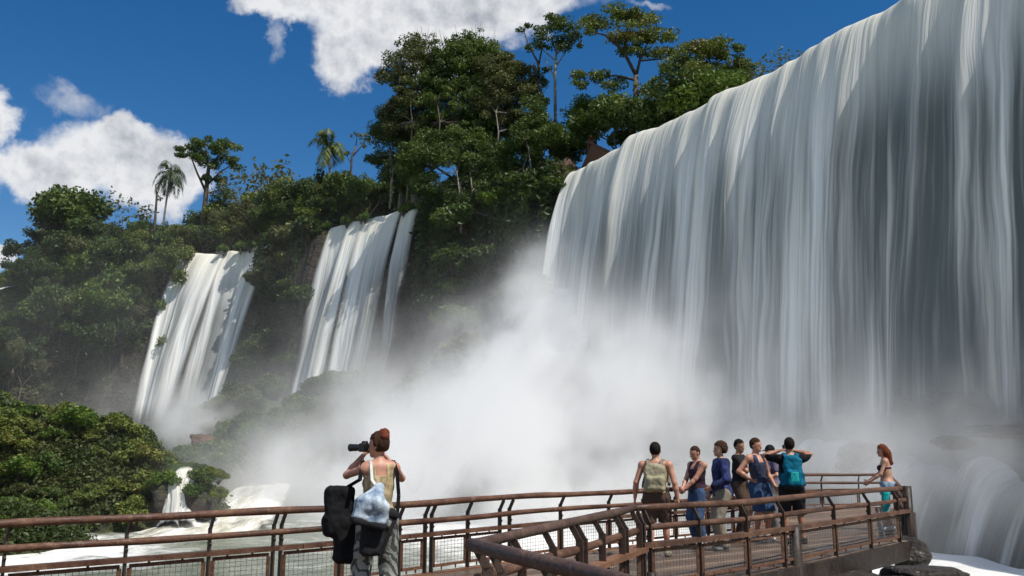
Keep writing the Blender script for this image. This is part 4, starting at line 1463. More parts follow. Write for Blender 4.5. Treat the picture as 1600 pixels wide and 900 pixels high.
# --- undergrowth on every slope that is not water
def undergrowth():
    r = np.random.default_rng(5)
    ok = np.zeros(GX.shape, bool)
    U, Vv = project(GX, np.maximum(GY, 8), GZ)
    fz = fall_zone(GT)
    ok = (GY > 40) & (GY < 190) & (U > -120) & (U < 1250) & (GS > -8) & (GX < 30)
    ok &= ~((fz > 0.5) & (GS < 14) & (GS > -9))
    ok &= ~((GT < TA[900] + 2.0) & (GS < 30))
    ok &= GZ > -3.3
    a, b, c = TV.reshape(nyy, nxx, 3)[:-1, :-1], TV.reshape(nyy, nxx, 3)[:-1, 1:], TV.reshape(nyy, nxx, 3)[1:, :-1]
    e1, e2 = b - a, c - a
    area = np.linalg.norm(np.cross(e1, e2), axis=-1) * ok[:-1, :-1]
    # bare patches of rock on the steep faces
    pat = fbm(GX[:-1, :-1] / 4.0, GY[:-1, :-1] / 4.0, GZ[:-1, :-1] / 4.0, 4)
    steep = np.abs(np.cross(e1, e2)[..., 2]) / np.maximum(np.linalg.norm(np.cross(e1, e2), axis=-1), 1e-6)
    area = area * np.where(steep < 0.5, np.clip(0.45 + 1.4 * pat, 0.06, 1), 1.0)
    p = (area / area.sum()).ravel()
    area = area * np.where(GY[:-1, :-1] < 84, 7.0, 0.6)
    p = (area / area.sum()).ravel()
    n = 34000
    k = r.choice(p.size, n, p=p)
    f1, f2 = r.random(n)[:, None], r.random(n)[:, None]
    P = a.reshape(-1, 3)[k] + e1.reshape(-1, 3)[k] * f1 + e2.reshape(-1, 3)[k] * f2
    m = 9
    rad = r.uniform(0.35, 1.0, n) * np.where(P[:, 1] < 84, 0.55, 1.0)
    C = np.repeat(P, m, 0) + r.normal(size=(n * m, 3)) * np.repeat(rad, m)[:, None] * np.array([0.6, 0.6, 0.5]) + [0, 0, 0.25]
    reg = fbm(P[:, 0] / 7, P[:, 1] / 7, P[:, 2] / 7, 3)
    T = np.clip(np.repeat(0.42 + 0.42 * reg + r.normal(0, 0.12, n), m) + r.normal(0, 0.1, n * m), 0, 1)
    V, Fq = leaf_quads(C, np.where(C[:, 1] < 84, 0.17, 0.27), r, 0.5, 1.8)
    o = link('undergrowth', np_mesh('undergrowth', V, Fq, False, {'tone': np.repeat(T, 4)}), M['leaf_mix'])
    tag(o, 'tangled green undergrowth covering the cliffs and slopes', 'undergrowth', kind='stuff')


undergrowth()


# --- creepers hanging down the face of the crag
def creepers():
    r = np.random.default_rng(8)
    for i in range(26):
        t = float(r.uniform(TA[900] + 1.2, TA[660] - 0.5)) if i < 20 else float(r.uniform(TA[520] + 0.8, TA[418] - 0.8))
        cx, cyy, nx, ny = (float(v) for v in crest(t))
        P, T = [], []
        L = r.uniform(7, 17)
        tone = r.uniform(0.15, 0.6)
        wv = r.uniform(0.7, 1.7)
        nl = int(L * 34)
        h = r.uniform(0, 1, nl) ** 0.8 * L
        ox = r.normal(0, wv * 0.5, nl) * (1 - 0.6 * h / L)
        s = 1.2 + 0.5 * np.sqrt(h) + r.normal(0, 0.35, nl)
        tx, ty = -ny, nx
        C = np.stack([nx * s + tx * ox, ny * s + ty * ox, 1.5 - h], -1)
        V, Fq = leaf_quads(C, 0.34, r, -0.1, 2.2)
        o = link('creeper', np_mesh('creeper', V, Fq, False, {'tone': np.repeat(np.clip(tone + r.normal(0, 0.1, nl), 0, 1), 4)}), M['leaf_dark'])
        o.location = (cx, cyy, TOP)
        if i < 20:
            tag(o, 'dark leafy creeper hanging down the face of the forested crag', 'creeper', 'creepers on the crag')
        else:
            tag(o, 'dark leafy creeper hanging on the cliff between the two left waterfalls', 'creeper', 'creepers between the left waterfalls')


creepers()

# ================================================================ ROCKS
def rock(loc, size, seed, mat, label, group=None, rz=0.0, name='rock', rough=0.35):
    import bmesh
    bm = bmesh.new()
    bmesh.ops.create_icosphere(bm, subdivisions=4, radius=1.0)
    co = np.array([v.co for v in bm.verts])
    d = 1 + rough * fbm(co[:, 0] * 1.3 + seed, co[:, 1] * 1.3, co[:, 2] * 1.3 + seed * 2, 5)
    # flattened facets, as broken basalt has
    co = co * d[:, None]
    co = np.sign(co) * np.abs(co) ** 0.85
    for v, p in zip(bm.verts, co * np.array(size)):
        v.co = p
    me = bpy.data.meshes.new(name)
    bm.to_mesh(me); bm.free()
    for p in me.polygons:
        p.use_smooth = True
    o = link(name, me, mat)
    o.location = loc
    o.rotation_euler = (0, 0, rz)
    return tag(o, label, 'rock', group)


def rock_px(u, v, y, size, seed, mat, label, **k):
    return rock(at_y(u, v, y), size, seed, mat, label, **k)


rock_px(1562, 674, 44, (1.7, 1.0, 0.36), 1, M['rock_wet'], 'long dark wet ledge rock under the right end of the great waterfall')
rock_px(1490, 692, 45, (0.9, 0.7, 0.35), 2, M['rock_wet'], 'small dark wet rock left of the long ledge rock')
rock_px(1340, 716, 50, (1.3, 1.1, 0.75), 4, M['rock_wet'], 'rounded dark rock at the left shoulder of the low veil of water')
rock_px(648, 742, 76, (0.75, 0.9, 1.2), 5, M['rock_wet'], 'dark pointed rock standing in the white spray right of the photographer')
rock_px(786, 715, 77, (1.4, 1.2, 1.6), 6, M['rock_wet'], 'dark rock half hidden in the white spray below the bright cascade')
rock_px(316, 692, 83, (1.1, 0.9, 0.7), 7, M['rock_red'], 'reddish brown rock in the spray below the tall sunlit waterfall')
rock_px(286, 776, 63.2, (1.9, 1.6, 2.1), 18, M['rock'], 'dark rock step behind the little threefold cascade')
rock_px(256, 782, 61.5, (0.8, 1.2, 1.7), 8, M['rock'], 'mossy rock face left of the little threefold cascade')
rock_px(310, 790, 61.8, (0.8, 1.2, 1.4), 9, M['rock'], 'mossy rock face right of the little threefold cascade')
rock_px(884, 292, 96.5, (1.3, 1.6, 2.6), 10, M['rock_red'], 'reddish rock outcrop at the left end of the waterfall lip')
rock_px(1440, 901, 14.0, (0.55, 0.45, 0.15), 12, M['rock_shade'], 'flat red brown rock at the foot of the platform corner')
rock_px(1385, 925, 13.8, (0.6, 0.5, 0.26), 13, M['rock_shade'], 'dark red rock under the platform edge')
rock_px(1418, 868, 16.3, (0.33, 0.35, 0.28), 14, M['rock_shade'], 'dark block of rock carrying the corner post of the platform')
rock_px(1300, 925, 14.0, (1.4, 0.8, 0.35), 15, M['rock_shade'], 'broad rock in the shade under the platform')

# ================================================================ LOOKOUT ON THE CLIFF TOP
b = MB()
p0, p1, p2 = at_y(918, 232, 97), at_y(952, 248, 95), at_y(917, 246, 101)
b.bar(p0 + Vector((0, 0, -0.9)), p1 + Vector((0, 0, -0.9)), 0.4, 3.2)
b.bar(p0 + Vector((0.22, 0.25, -0.9)), p2 + Vector((0.2, 0.2, -0.5)), 0.4, 3.2)
lk = b.build('parapet_wall', M['rust'])
tag(lk, 'small red brick lookout parapet on the cliff top left of the waterfall lip', 'lookout')
c = MB()
c.bar(p0 + Vector((0, -0.05, 0.78)), p1 + Vector((0, -0.05, 0.78)), 0.5, 0.16)
c.build('coping', M['rock_red'], lk)

# ================================================================ WALKWAY
LEFT = [(-12.0, 2.0), (-4.64, 8.28), (-2.13, 10.52), (0.80, 13.9), (2.0, 15.15), (4.3, 17.2), (8.2, 25.4), (10.55, 25.4)]
NEAR = [(3.6, -2.2), (0.44, 4.89), (-0.296, 6.54)]
ARM = [(-0.296, 6.54), (1.40, 10.45)]
FRONT = [(1.40, 10.45), (2.95, 11.8), (7.0, 16.35)]
END = [(7.0, 16.35), (10.55, 25.4)]


def smooth_path(pts, step=0.25, rad=3):
    P = np.array(pts, float)
    L = np.concatenate([[0], np.cumsum(np.linalg.norm(np.diff(P, axis=0), axis=1))])
    s = np.linspace(0, L[-1], max(3, int(L[-1] / step)))
    Q = np.stack([np.interp(s, L, P[:, i]) for i in range(2)], -1)
    if rad:
        kk = np.ones(2 * rad + 1) / (2 * rad + 1)
        Qp = np.stack([np.convolve(Q[:, i], kk, 'valid') for i in range(2)], -1)
        Q[rad:-rad] = Qp
    return Q


def offset(Q, d):
    """d > 0: to the left of the way it runs"""
    t = np.gradient(Q, axis=0)
    t /= np.linalg.norm(t, axis=1)[:, None]
    return Q + np.stack([-t[:, 1], t[:, 0]], -1) * d


class Rail:
    def __init__(self, pts, inward, label, group=None, rad=3, loc=None):
        self.Q = smooth_path(pts, 0.25, rad)                    # handrail line
        self.inw = inward
        self.base = offset(self.Q, -inward * 0.085)
        self.L = np.concatenate([[0], np.cumsum(np.linalg.norm(np.diff(self.Q, axis=0), axis=1))])
        self.root = empty('railing', (float(self.base[0][0]), float(self.base[0][1]), 0))
        tag(self.root, label, 'railing', group)
        self.o = Vector(self.root.location)

    def at(self, s, off=0.0):
        """point on the post line (off 0) or towards the handrail (off 1)"""
        b = [np.interp(s, self.L, self.base[:, i]) for i in range(2)]
        q = [np.interp(s, self.L, self.Q[:, i]) for i in range(2)]
        return Vector((b[0] + (q[0] - b[0]) * off, b[1] + (q[1] - b[1]) * off, 0)) - self.o

    def tan(self, s):
        return (self.at(min(s + 0.05, self.L[-1])) - self.at(max(s - 0.05, 0))).normalized()

    def s_of_u(self, u):
        pu, _ = project(self.Q[:, 0], self.Q[:, 1], 0.9)
        i = np.argsort(pu)
        return float(np.interp(u, pu[i], self.L[i]))

    def log(self, name, z, off, r, mat, seed, lo=0.0, hi=None):
        hi = self.L[-1] if hi is None else hi
        ss = np.linspace(lo, hi, max(3, int((hi - lo) / 0.3)))
        m = MB()
        pts = [self.at(s, off) + Vector((0, 0, z + 0.012 * float(vnoise(s * 0.9, seed)))) for s in ss]
        m.tube(pts, [r * (1 + 0.10 * float(vnoise(s * 1.7, seed + 5))) for s in ss], 9)
        return m.build(name, mat, self.root, True)

    def plank(self, name, z, w, h, mat, lo=0.0, hi=None, off=0.0):
        hi = self.L[-1] if hi is None else hi
        n = max(1, int(round((hi - lo) / 1.6)))
        m = MB()
        for i in range(n):
            a, b_ = lo + (hi - lo) * i / n, lo + (hi - lo) * (i + 1) / n
            m.bar(self.at(a, off) + Vector((0, 0, z)), self.at(b_ - 0.006, off) + Vector((0, 0, z)), w, h)
        return m.build(name, mat, self.root)

    def post(self, s, bot=-0.25, w=0.06, th=0.02):
        m = MB()
        p, t = self.at(s), self.tan(s)
        top = self.at(s, 1.0)
        up = t
        a, k, e = p + Vector((0, 0, bot)), p + Vector((0, 0, 0.735)), p.lerp(top, 0.93) + Vector((0, 0, 0.872))
        side = (top - p).normalized()
        # flat plate, its broad face across the rail; the top is cut and bent in towards the handrail
        m.bar(a, k + Vector((0, 0, 0.015)), th, w, up=side)
        m.bar(k, e, th, w * 0.75, up=side)
        m.bar(p.lerp(top, 0.45) + Vector((0, 0, 0.60)), p.lerp(top, 0.1) + Vector((0, 0, 0.56)), th, 0.03, up=side)
        return m.build('post', M['steel'], self.root)

    def thick_post(self, s, bot, top, w=0.15):
        m = MB()
        p = self.at(s, -0.2)
        m.tube([p + Vector((0, 0, bot)), p + Vector((0, 0, (bot + top) / 2)), p + Vector((0, 0, top))], [w * 0.52, w * 0.5, w * 0.48], 10)
        return m.build('support_post', M['beam'], self.root, True)

    def panel(self, a, b_, z0=0.09, z1=0.43):
        f, wv = MB(), MB()
        A, B = self.at(a, -0.05), self.at(b_, -0.05)
        w = 0.034
        for z in (z0, z1):
            f.bar(A + Vector((0, 0, z)), B + Vector((0, 0, z)), w, w)
        for P_ in (A, B):
            f.bar(P_ + Vector((0, 0, z0 + w / 2 + .002)), P_ + Vector((0, 0, z1 - w / 2 - .002)), w * 0.98, w * 0.98)
        for q in (0.25, 0.7):
            P_ = A.lerp(B, q)
            f.bar(P_ + Vector((0, 0, z1 + w / 2 + .002)), P_ + Vector((0, 0, z1 + 0.05)), 0.02, 0.02)
            f.bar(P_ + Vector((0, 0, z0 - 0.06)), P_ + Vector((0, 0, z0 - w / 2 - .002)), 0.02, 0.02)
        fr = f.build('panel_frame', M['rust'], self.root)
        n = max(2, int((B - A).length / 0.058))
        for i in range(1, n):
            P_ = A.lerp(B, i / n)
            wv.bar(P_ + Vector((0, 0, z0 + w / 2 + .001)), P_ + Vector((0, 0, z1 - w / 2 - .001)), 0.004, 0.004)
        d = (B - A).normalized() * (w / 2 + .001)
        for z in np.linspace(z0, z1, 8)[1:-1]:
            wv.bar(A + d + Vector((0, 0, z)), B - d + Vector((0, 0, z)), 0.0042, 0.0042)
        wv.build('wire_mesh', M['wire'], fr)


# the long rail on the river side
ra = Rail(LEFT, -1, 'long curved log railing along the river side of the walkway, behind the photographer')
ra.log('handrail', 0.90, 1.0, 0.041, M['log'], 1)
ra.log('middle_rail', 0.675, 0.35, 0.036, M['log'], 2)
ra.plank('lower_rail', 0.49, 0.10, 0.05, M['log'])
ra.plank('kerb_board', -0.02, 0.12, 0.07, M['plank'], off=0.1)
us = [-150, 15, 205, 335, 435, 447, 540, 632, 672, 682, 738, 788, 803, 882, 957, 1010, 1060, 1110, 1150]
ss = [ra.s_of_u(u) for u in us]
s_ = ss[-1] + 0.9
while s_ < ra.L[-1] - 0.2:
    ss.append(s_); s_ += 1.05
ss = sorted(ss)
for s_ in ss:
    ra.post(s_)
cuts = [s for s in ss]
for a, b_ in zip(cuts[:-1], cuts[1:]):
    if b_ - a > 0.35:
        ra.panel(a + 0.05, b_ - 0.05)
# the near rail round the corner, its far arm, the platform's front and its end
rb = Rail(NEAR, 1, 'thick near handrail leading out of the picture at the bottom, right of its corner', rad=0)
rb.log('handrail', 0.90, 1.0, 0.047, M['log_grey'], 3)
rb.log('middle_rail', 0.66, 0.35, 0.04, M['log'], 4)
rb.plank('lower_rail', 0.46, 0.14, 0.05, M['plank'])
for s_ in np.arange(0.4, rb.L[-1], 0.8):
    rb.post(float(s_))
rb.post(float(rb.L[-1]) - 0.12, w=0.08)
rc = Rail(ARM, 1, 'short railing slanting from the near corner up to the platform, with bent plate posts', rad=0)
rc.log('handrail', 0.90, 1.0, 0.043, M['log_grey'], 5)
rc.log('middle_rail', 0.66, 0.35, 0.040, M['log'], 6)
rc.plank('lower_rail', 0.46, 0.15, 0.05, M['plank'])
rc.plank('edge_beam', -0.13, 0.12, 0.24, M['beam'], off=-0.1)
ssc = list(np.arange(0.75, rc.L[-1] - 0.1, 0.68))
for i, s_ in enumerate(ssc):
    rc.post(float(s_), bot=-0.3, w=0.07)
    if i in (2, 4):
        rc.post(float(s_) + 0.13, bot=-0.3, w=0.07)
for a, b_ in zip(ssc[:-1], ssc[1:]):
    rc.panel(a + 0.16, b_ - 0.05)
rd = Rail(FRONT, 1, 'dark log railing along the front of the platform, before the group of people', rad=2)
rd.log('handrail', 0.90, 1.0, 0.043, M['log'], 7)
rd.log('middle_rail', 0.69, 0.35, 0.036, M['log'], 8)
rd.plank('lower_rail', 0.50, 0.12, 0.055, M['log'])
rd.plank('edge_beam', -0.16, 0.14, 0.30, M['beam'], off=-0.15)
ssd = [0.05, 0.16] + [rd.s_of_u(u) for u in (1082, 1155, 1212, 1292, 1347, 1392)]
for s_ in ssd:
    rd.post(s_, bot=-0.3)
for a, b_ in zip(ssd[:-1], ssd[1:]):
    if b_ - a > 0.3:
        rd.panel(a + 0.05, b_ - 0.05)
rd.thick_post(rd.s_of_u(1228), -2.2, 0.52, 0.17)
rd.thick_post(rd.s_of_u(1004), -2.6, 0.2, 0.12)
re_ = Rail(END, 1, 'railing closing the far right end of the platform, beside the red haired woman', rad=0)
re_.log('handrail', 0.90, 1.0, 0.043, M['log'], 9)
re_.log('middle_rail', 0.69, 0.35, 0.036, M['log'], 10)
re_.plank('lower_rail', 0.50, 0.12, 0.055, M['log'])
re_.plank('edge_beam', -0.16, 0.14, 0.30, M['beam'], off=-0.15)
sse = [0.03, 0.16, 0.34, 0.9, 1.7, 2.5, 3.4, 4.3, 5.2, 6.1, 7.0, 7.9, 8.8]
for s_ in sse:
    re_.post(s_, bot=-0.3)
for a, b_ in zip(sse[:-1], sse[1:]):
    if b_ - a > 0.5:
        re_.panel(a + 0.05, b_ - 0.05)
re_.thick_post(0.12, -1.2, 0.93, 0.17)
re_.thick_post(0.38, -1.6, 0.45, 0.26)

poly = [tuple(p) for p in offset(smooth_path(LEFT, 0.5, 2), 0.10)]
poly += [(10.72, 25.4)] + [tuple(p) for p in offset(smooth_path(FRONT, 0.5, 1), -0.10)][::-1][0:]
poly += [(-0.38, 6.50), (0.36, 4.80), (3.5, -2.2), (3.5, -5), (-12, -5)]
import bmesh
bm = bmesh.new()
vs = [bm.verts.new((x, y, 0)) for x, y in poly]
fc = bm.faces.new(vs)
ex = bmesh.ops.extrude_face_region(bm, geom=[fc])
for v in [g for g in ex['geom'] if isinstance(g, bmesh.types.BMVert)]:
    v.co.z = -0.06
bmesh.ops.recalc_face_normals(bm, faces=bm.faces)
me = bpy.data.meshes.new('walkway')
bm.to_mesh(me); bm.free()
wk = link('walkway', me, M['deck'])
tag(wk, 'worn brown plank walkway and viewing platform over the river', 'walkway', kind='structure')
bmm = MB()
for (x0, y0), (x1, y1) in [((-4, 8.2), (0.2, 6.8)), ((-1.8, 10.2), (1.2, 10.0)), ((0.9, 13.3), (2.9, 11.9)), ((2.4, 15.0), (4.2, 13.4)), ((4.4, 17), (5.8, 15.2)), ((5.8, 20), (7.8, 19)), ((7.2, 23), (9.2, 22.3))]:
    bmm.bar((x0, y0, -0.16), (x1, y1, -0.16), 0.12, 0.18)
bmm.build('cross_beam', M['beam'], wk)
for (x, y) in [(-3.4, 8.0), (-1.0, 10.6), (1.0, 10.6), (1.3, 13.2), (2.8, 12.2), (4.6, 16.4), (5.6, 15.4), (6.6, 20), (7.4, 19.2), (8, 24), (9.6, 23.6), (-0.1, 7.0), (0.6, 4)]:
    g = MB()
    g.tube([(x, y, float(ground_at(x, y)) - 0.3), (x, y, -0.25)], 0.09, 8)
    g.build('support_leg', M['beam'], wk, True)

# ================================================================ PEOPLE
def skin_mat(name, c):
    m, t = new_mat(name)
    co = t.n('ShaderNodeTexCoord').outputs['Object']
    nz = t.noise(co, 14, 4)
    col = t.ramp(nz, [(0.3, tuple(x * 0.85 for x in c)), (0.7, tuple(min(1, x * 1.12) for x in c))])
    p = t.n('ShaderNodeBsdfPrincipled', {'Base Color': col, 'Roughness': 0.5, 'Subsurface Weight': 0.08, 'Subsurface Scale': 0.02})
    p.inputs['Subsurface Radius'].default_value = (1.0, 0.35, 0.2)
    finish(t, p.outputs[0])
    return m


M['skin'] = skin_mat('skin', (0.46, 0.25, 0.165))
M['skin_tan'] = skin_mat('skin_tan', (0.36, 0.175, 0.105))
M['skin_red'] = skin_mat('skin_red', (0.50, 0.245, 0.165))


def cloth(name, c, var=0.3, c2=None, scale=9.0):
    m, t = new_mat(name)
    co = t.n('ShaderNodeTexCoord').outputs['Object']
    a = t.noise(co, scale, 5, 0.6)
    f = t.noise(t.scale(co, (1, 1, 0.45)), 11, 3, 0.5)
    col = t.ramp(a, [(0.32, c2 or tuple(x * (1 - var) for x in c)), (0.66, c)])
    p = t.n('ShaderNodeBsdfPrincipled', {'Base Color': col, 'Roughness': 0.85, 'Specular IOR Level': 0.15, 'Normal': bump(t, f, 0.9, 0.03)})
    finish(t, p.outputs[0])
    return m


def stripe_cloth(name, c1, c2):
    m, t = new_mat(name)
    co = t.n('ShaderNodeTexCoord').outputs['Object']
    wv = t.n('ShaderNodeTexWave', {'Vector': co, 'Scale': 5.5, 'Distortion': 7.0, 'Detail': 2.5, 'Detail Scale': 1.6}, bands_direction='DIAGONAL').outputs['Fac']
    col = t.ramp(wv, [(0.36, c1), (0.54, c2)])
    p = t.n('ShaderNodeBsdfPrincipled', {'Base Color': col, 'Roughness': 0.85, 'Specular IOR Level': 0.15, 'Normal': bump(t, t.noise(co, 10, 3), 0.6, 0.03)})
    finish(t, p.outputs[0])
    return m


for nm, c in dict(navy=(0.018, 0.022, 0.05), navy_blue=(0.025, 0.033, 0.075), black=(0.012, 0.012, 0.014), olive=(0.40, 0.36, 0.24), brown=(0.10, 0.065, 0.05),
                  jeans=(0.06, 0.11, 0.22), blue=(0.045, 0.085, 0.18), white=(0.72, 0.71, 0.68), grey=(0.20, 0.20, 0.20), teal=(0.005, 0.14, 0.23), teal_light=(0.02, 0.42, 0.42),
                  denim=(0.30, 0.42, 0.55), khaki=(0.30, 0.26, 0.20), hair_dark=(0.016, 0.011, 0.009), hair_brown=(0.055, 0.025, 0.016), hair_red=(0.15, 0.04, 0.02),
                  purple=(0.05, 0.02, 0.05), tan_top=(0.33, 0.27, 0.19), plum=(0.055, 0.03, 0.045), slate=(0.05, 0.062, 0.11), mauve=(0.16, 0.13, 0.20), charcoal=(0.022, 0.022, 0.025), red=(0.20, 0.03, 0.03)).items():
    M[nm] = cloth(nm, c)
M['navy_blue'] = cloth('navy_pattern', (0.05, 0.065, 0.20), 0.3, (0.012, 0.014, 0.03), 7)
M['camo'] = cloth('camo', (0.62, 0.50, 0.30), 0.3, (0.17, 0.12, 0.06), 12)
M['zebra'] = stripe_cloth('zebra', (0.07, 0.073, 0.07), (0.27, 0.285, 0.27))
M['pale_blue'] = cloth('pale_blue', (0.62, 0.70, 0.76), 0.3, (0.10, 0.17, 0.28), 10)
M['lens'] = plain('camera_black', (0.012, 0.012, 0.013), 0.35, 0.2, 40, 0.05)
M['eye'] = plain('eye_dark', (0.02, 0.014, 0.01), 0.2, 0.1, 40, 0.0)


def two_bone(a, c, l1, l2, hint):
    a, c = Vector(a), Vector(c)
    d = c - a
    L = min(d.length, (l1 + l2) * 0.999)
    dn = d.normalized()
    c = a + dn * L
    x = (l1 * l1 - l2 * l2 + L * L) / (2 * L)
    hh = math.sqrt(max(l1 * l1 - x * x, 0))
    hv = Vector(hint) - dn * Vector(hint).dot(dn)
    hv.normalize()
    return a + dn * x + hv * hh, c


def hand_prims(w_, d, n, curl, side):
    """palm and five fingers; d along the hand, n out of the palm, side: +1 right, -1 left"""
    d, n = d.normalized(), n.normalized()
    n = (n - d * n.dot(d)).normalized()
    t = d.cross(n) * side                                        # towards the thumb
    pr = []
    pc = w_ + d * 0.045
    rot = Matrix((t, d, n)).transposed()
    pr.append((rbox(pc, (0.038, 0.048, 0.014), 0.012, rot), 0.012))
    for i, (off, L) in enumerate(((0.029, 0.070), (0.010, 0.080), (-0.010, 0.074), (-0.029, 0.058))):
        b0 = w_ + d * 0.086 + t * off
        a1 = curl * 0.7
        m1 = b0 + (d * math.cos(a1) + n * math.sin(a1)) * (L * 0.5)
        a2 = curl * 1.7
        e1 = m1 + (d * math.cos(a2) + n * math.sin(a2)) * (L * 0.5)
        pr.append((cone(b0 - d * 0.015, m1, 0.0098, 0.0092), 0.006)); pr.append((cone(m1, e1, 0.0092, 0.0078), 0.006))
    b0 = w_ + d * 0.028 + t * 0.034
    m1 = b0 + (t * 0.7 + d * 0.6 + n * 0.3).normalized() * 0.036
    e1 = m1 + (t * 0.25 + d * 0.85 + n * 0.5).normalized() * 0.03
    pr += [(cone(b0 - t * 0.012, m1, 0.012, 0.0105), 0.01), (cone(m1, e1, 0.0105, 0.0085), 0.006)]
    return pr


def person(loc, rz, h, label, arms, feet=((-0.10, 0.02), (0.11, -0.02)), head=(0, 0, 0), lean=(0, 0), wide=1.0, skin='skin', woman=False,
           top=None, bottom=None, hair=None, shoes='grey', res=0.0085, curl=0.6, eyes=True, group=None):
    """arms: ((wrist xyz, elbow hint), (left ...)) right first; head: yaw, pitch, roll in degrees; local frame x right, y forward"""
    S = h / 1.75
    lx, ly = lean
    sw = (0.155 if woman else 0.178) * wide
    up = lambda z: Vector((lx * max(0, z - 0.95), ly * max(0, z - 0.95), 0))
    V3 = lambda x, y, z: Vector((x, y, z)) + up(z)
    hipw = 0.172 if woman else 0.16
    torso = [(ell(V3(0, 0, 0.95), (hipw * wide, 0.115, 0.12)), 0.05), (ell(V3(-0.07, -0.055, 0.90), (0.085, 0.08, 0.09)), 0.05), (ell(V3(0.07, -0.055, 0.90), (0.085, 0.08, 0.09)), 0.05),
             (cone(V3(0, 0.0, 0.98), V3(0, 0, 1.12), 0.118 * wide, 0.112 * wide), 0.08), (ell(V3(0, 0.0, 1.26), (sw * 0.86, 0.112, 0.19)), 0.08),
             (cone(V3(-sw * 0.82, -0.005, 1.405), V3(sw * 0.82, -0.005, 1.405), 0.055, 0.055), 0.07)]
    if woman:
        torso += [(ell(V3(-0.065, 0.095, 1.27), (0.06, 0.055, 0.06)), 0.04), (ell(V3(0.065, 0.095, 1.27), (0.06, 0.055, 0.06)), 0.04)]
    else:
        torso += [(ell(V3(0, 0.05, 1.30), (sw * 0.72, 0.075, 0.10)), 0.06)]
    neck = [(cone(V3(0, -0.012, 1.40), V3(0, 0.008, 1.55), 0.06 if not woman else 0.05, 0.05 if not woman else 0.044), 0.045),
            (cone(V3(-0.10, -0.02, 1.425), V3(0.10, -0.02, 1.425), 0.04, 0.04), 0.06)]
    # head
    hp = V3(0, 0.0, 1.53)
    HR = Matrix.Rotation(R(head[0]), 3, 'Z') @ Matrix.Rotation(R(head[1]), 3, 'X') @ Matrix.Rotation(R(head[2]), 3, 'Y')
    H = lambda x, y, z: hp + HR @ Vector((x, y, z))
    headp = [(ell(H(0, 0.005, 0.115), (0.076, 0.096, 0.103), HR), 0.02), (ell(H(0, 0.03, 0.045), (0.058, 0.068, 0.062), HR), 0.03),
             (cone(H(0, 0.085, 0.005), H(0, 0.088, 0.012), 0.022, 0.02), 0.03), (cone(H(0, 0.098, 0.095), H(0, 0.116, 0.062), 0.010, 0.015), 0.012),
             (ell(H(0, 0.094, 0.028), (0.024, 0.010, 0.008), HR), 0.012), (cone(H(-0.03, 0.088, 0.112), H(0.03, 0.088, 0.112), 0.011, 0.011), 0.014),
             (ell(H(-0.077, -0.008, 0.088), (0.011, 0.021, 0.033), HR), 0.008), (ell(H(0.077, -0.008, 0.088), (0.011, 0.021, 0.033), HR), 0.008)]
    # limbs
    upper, fore, hands, thigh, shin, foot = [], [], [], [], [], []
    wr = {}
    for sgn, (wpos, hint) in ((1, arms[0]), (-1, arms[1])):
        sh = V3(sgn * sw, -0.005, 1.400)
        el, wv = two_bone(sh, wpos, 0.285, 0.255, hint)
        k_ = 0.9 if woman else 1.08
        upper.append((sh, el)); fore.append((el, wv))
        wr[sgn] = wv
        d = (wv - el).normalized()
        nrm = Vector((-sgn, 0.15, 0.1))
        hands += hand_prims(wv + d * 0.005, d, nrm, curl, sgn)
    k_ = 0.86 if woman else 1.05
    armp = []
    for (a, b_) in upper:
        armp += [(ell(a, (0.058 * k_, 0.056 * k_, 0.062 * k_)), 0.04), (cone(a, b_, 0.050 * k_, 0.040 * k_), 0.03)]
    forep = []
    for (a, b_) in fore:
        forep += [(cone(a, a.lerp(b_, 0.35), 0.040 * k_, 0.041 * k_), 0.02), (cone(a.lerp(b_, 0.35), b_, 0.041 * k_, 0.027 * k_), 0.02)]
    for sgn, (fx, fy) in ((1, feet[1]), (-1, feet[0])):
        hip = Vector((sgn * 0.088 * wide, 0, 0.90))
        kn, an = two_bone(hip, (fx, fy, 0.085), 0.425, 0.415, (sgn * 0.12, 1, 0))
        thigh.append((hip, kn)); shin.append((kn, an))
        foot.append((an, sgn))
    lg = 1.03 if woman else 1.0
    thp = [(cone(a, b_, 0.092 * lg, 0.058), 0.05) for a, b_ in thigh]
    shp = []
    for a, b_ in shin:
        shp += [(cone(a, b_, 0.055, 0.038), 0.03), (ell(a.lerp(b_, 0.3) + Vector((0, -0.022, 0)), (0.048, 0.05, 0.11)), 0.03)]
    ftp = []
    for an, sgn in foot:
        ftp += [(cone(an + Vector((0, -0.03, -0.045)), an + Vector((sgn * 0.03, 0.13, -0.058)), 0.036, 0.026), 0.03), (cone(an, an + Vector((0, -0.01, -0.04)), 0.038, 0.036), 0.03)]
    body = link('person', sdf_mesh('person', torso + neck + headp + armp + forep + hands + thp + shp + ftp, res, 0.03), M[skin])
    body.location = loc
    body.rotation_euler = (0, 0, rz)
    body.scale = (S, S, S)
    tag(body, label, 'person', group)

    def wear(name, prims, infl, cut, mat, k=0.05, r=None, wob=None):
        o = link(name, sdf_mesh(name, prims, r or res, k, infl, cut, wob), M[mat], body)
        return o
    folds = lambda x, y, z: 0.010 * vnoise(x * 15, y * 15, z * 9 + x * 6) + 0.004 * vnoise(x * 34, y * 34, z * 22)
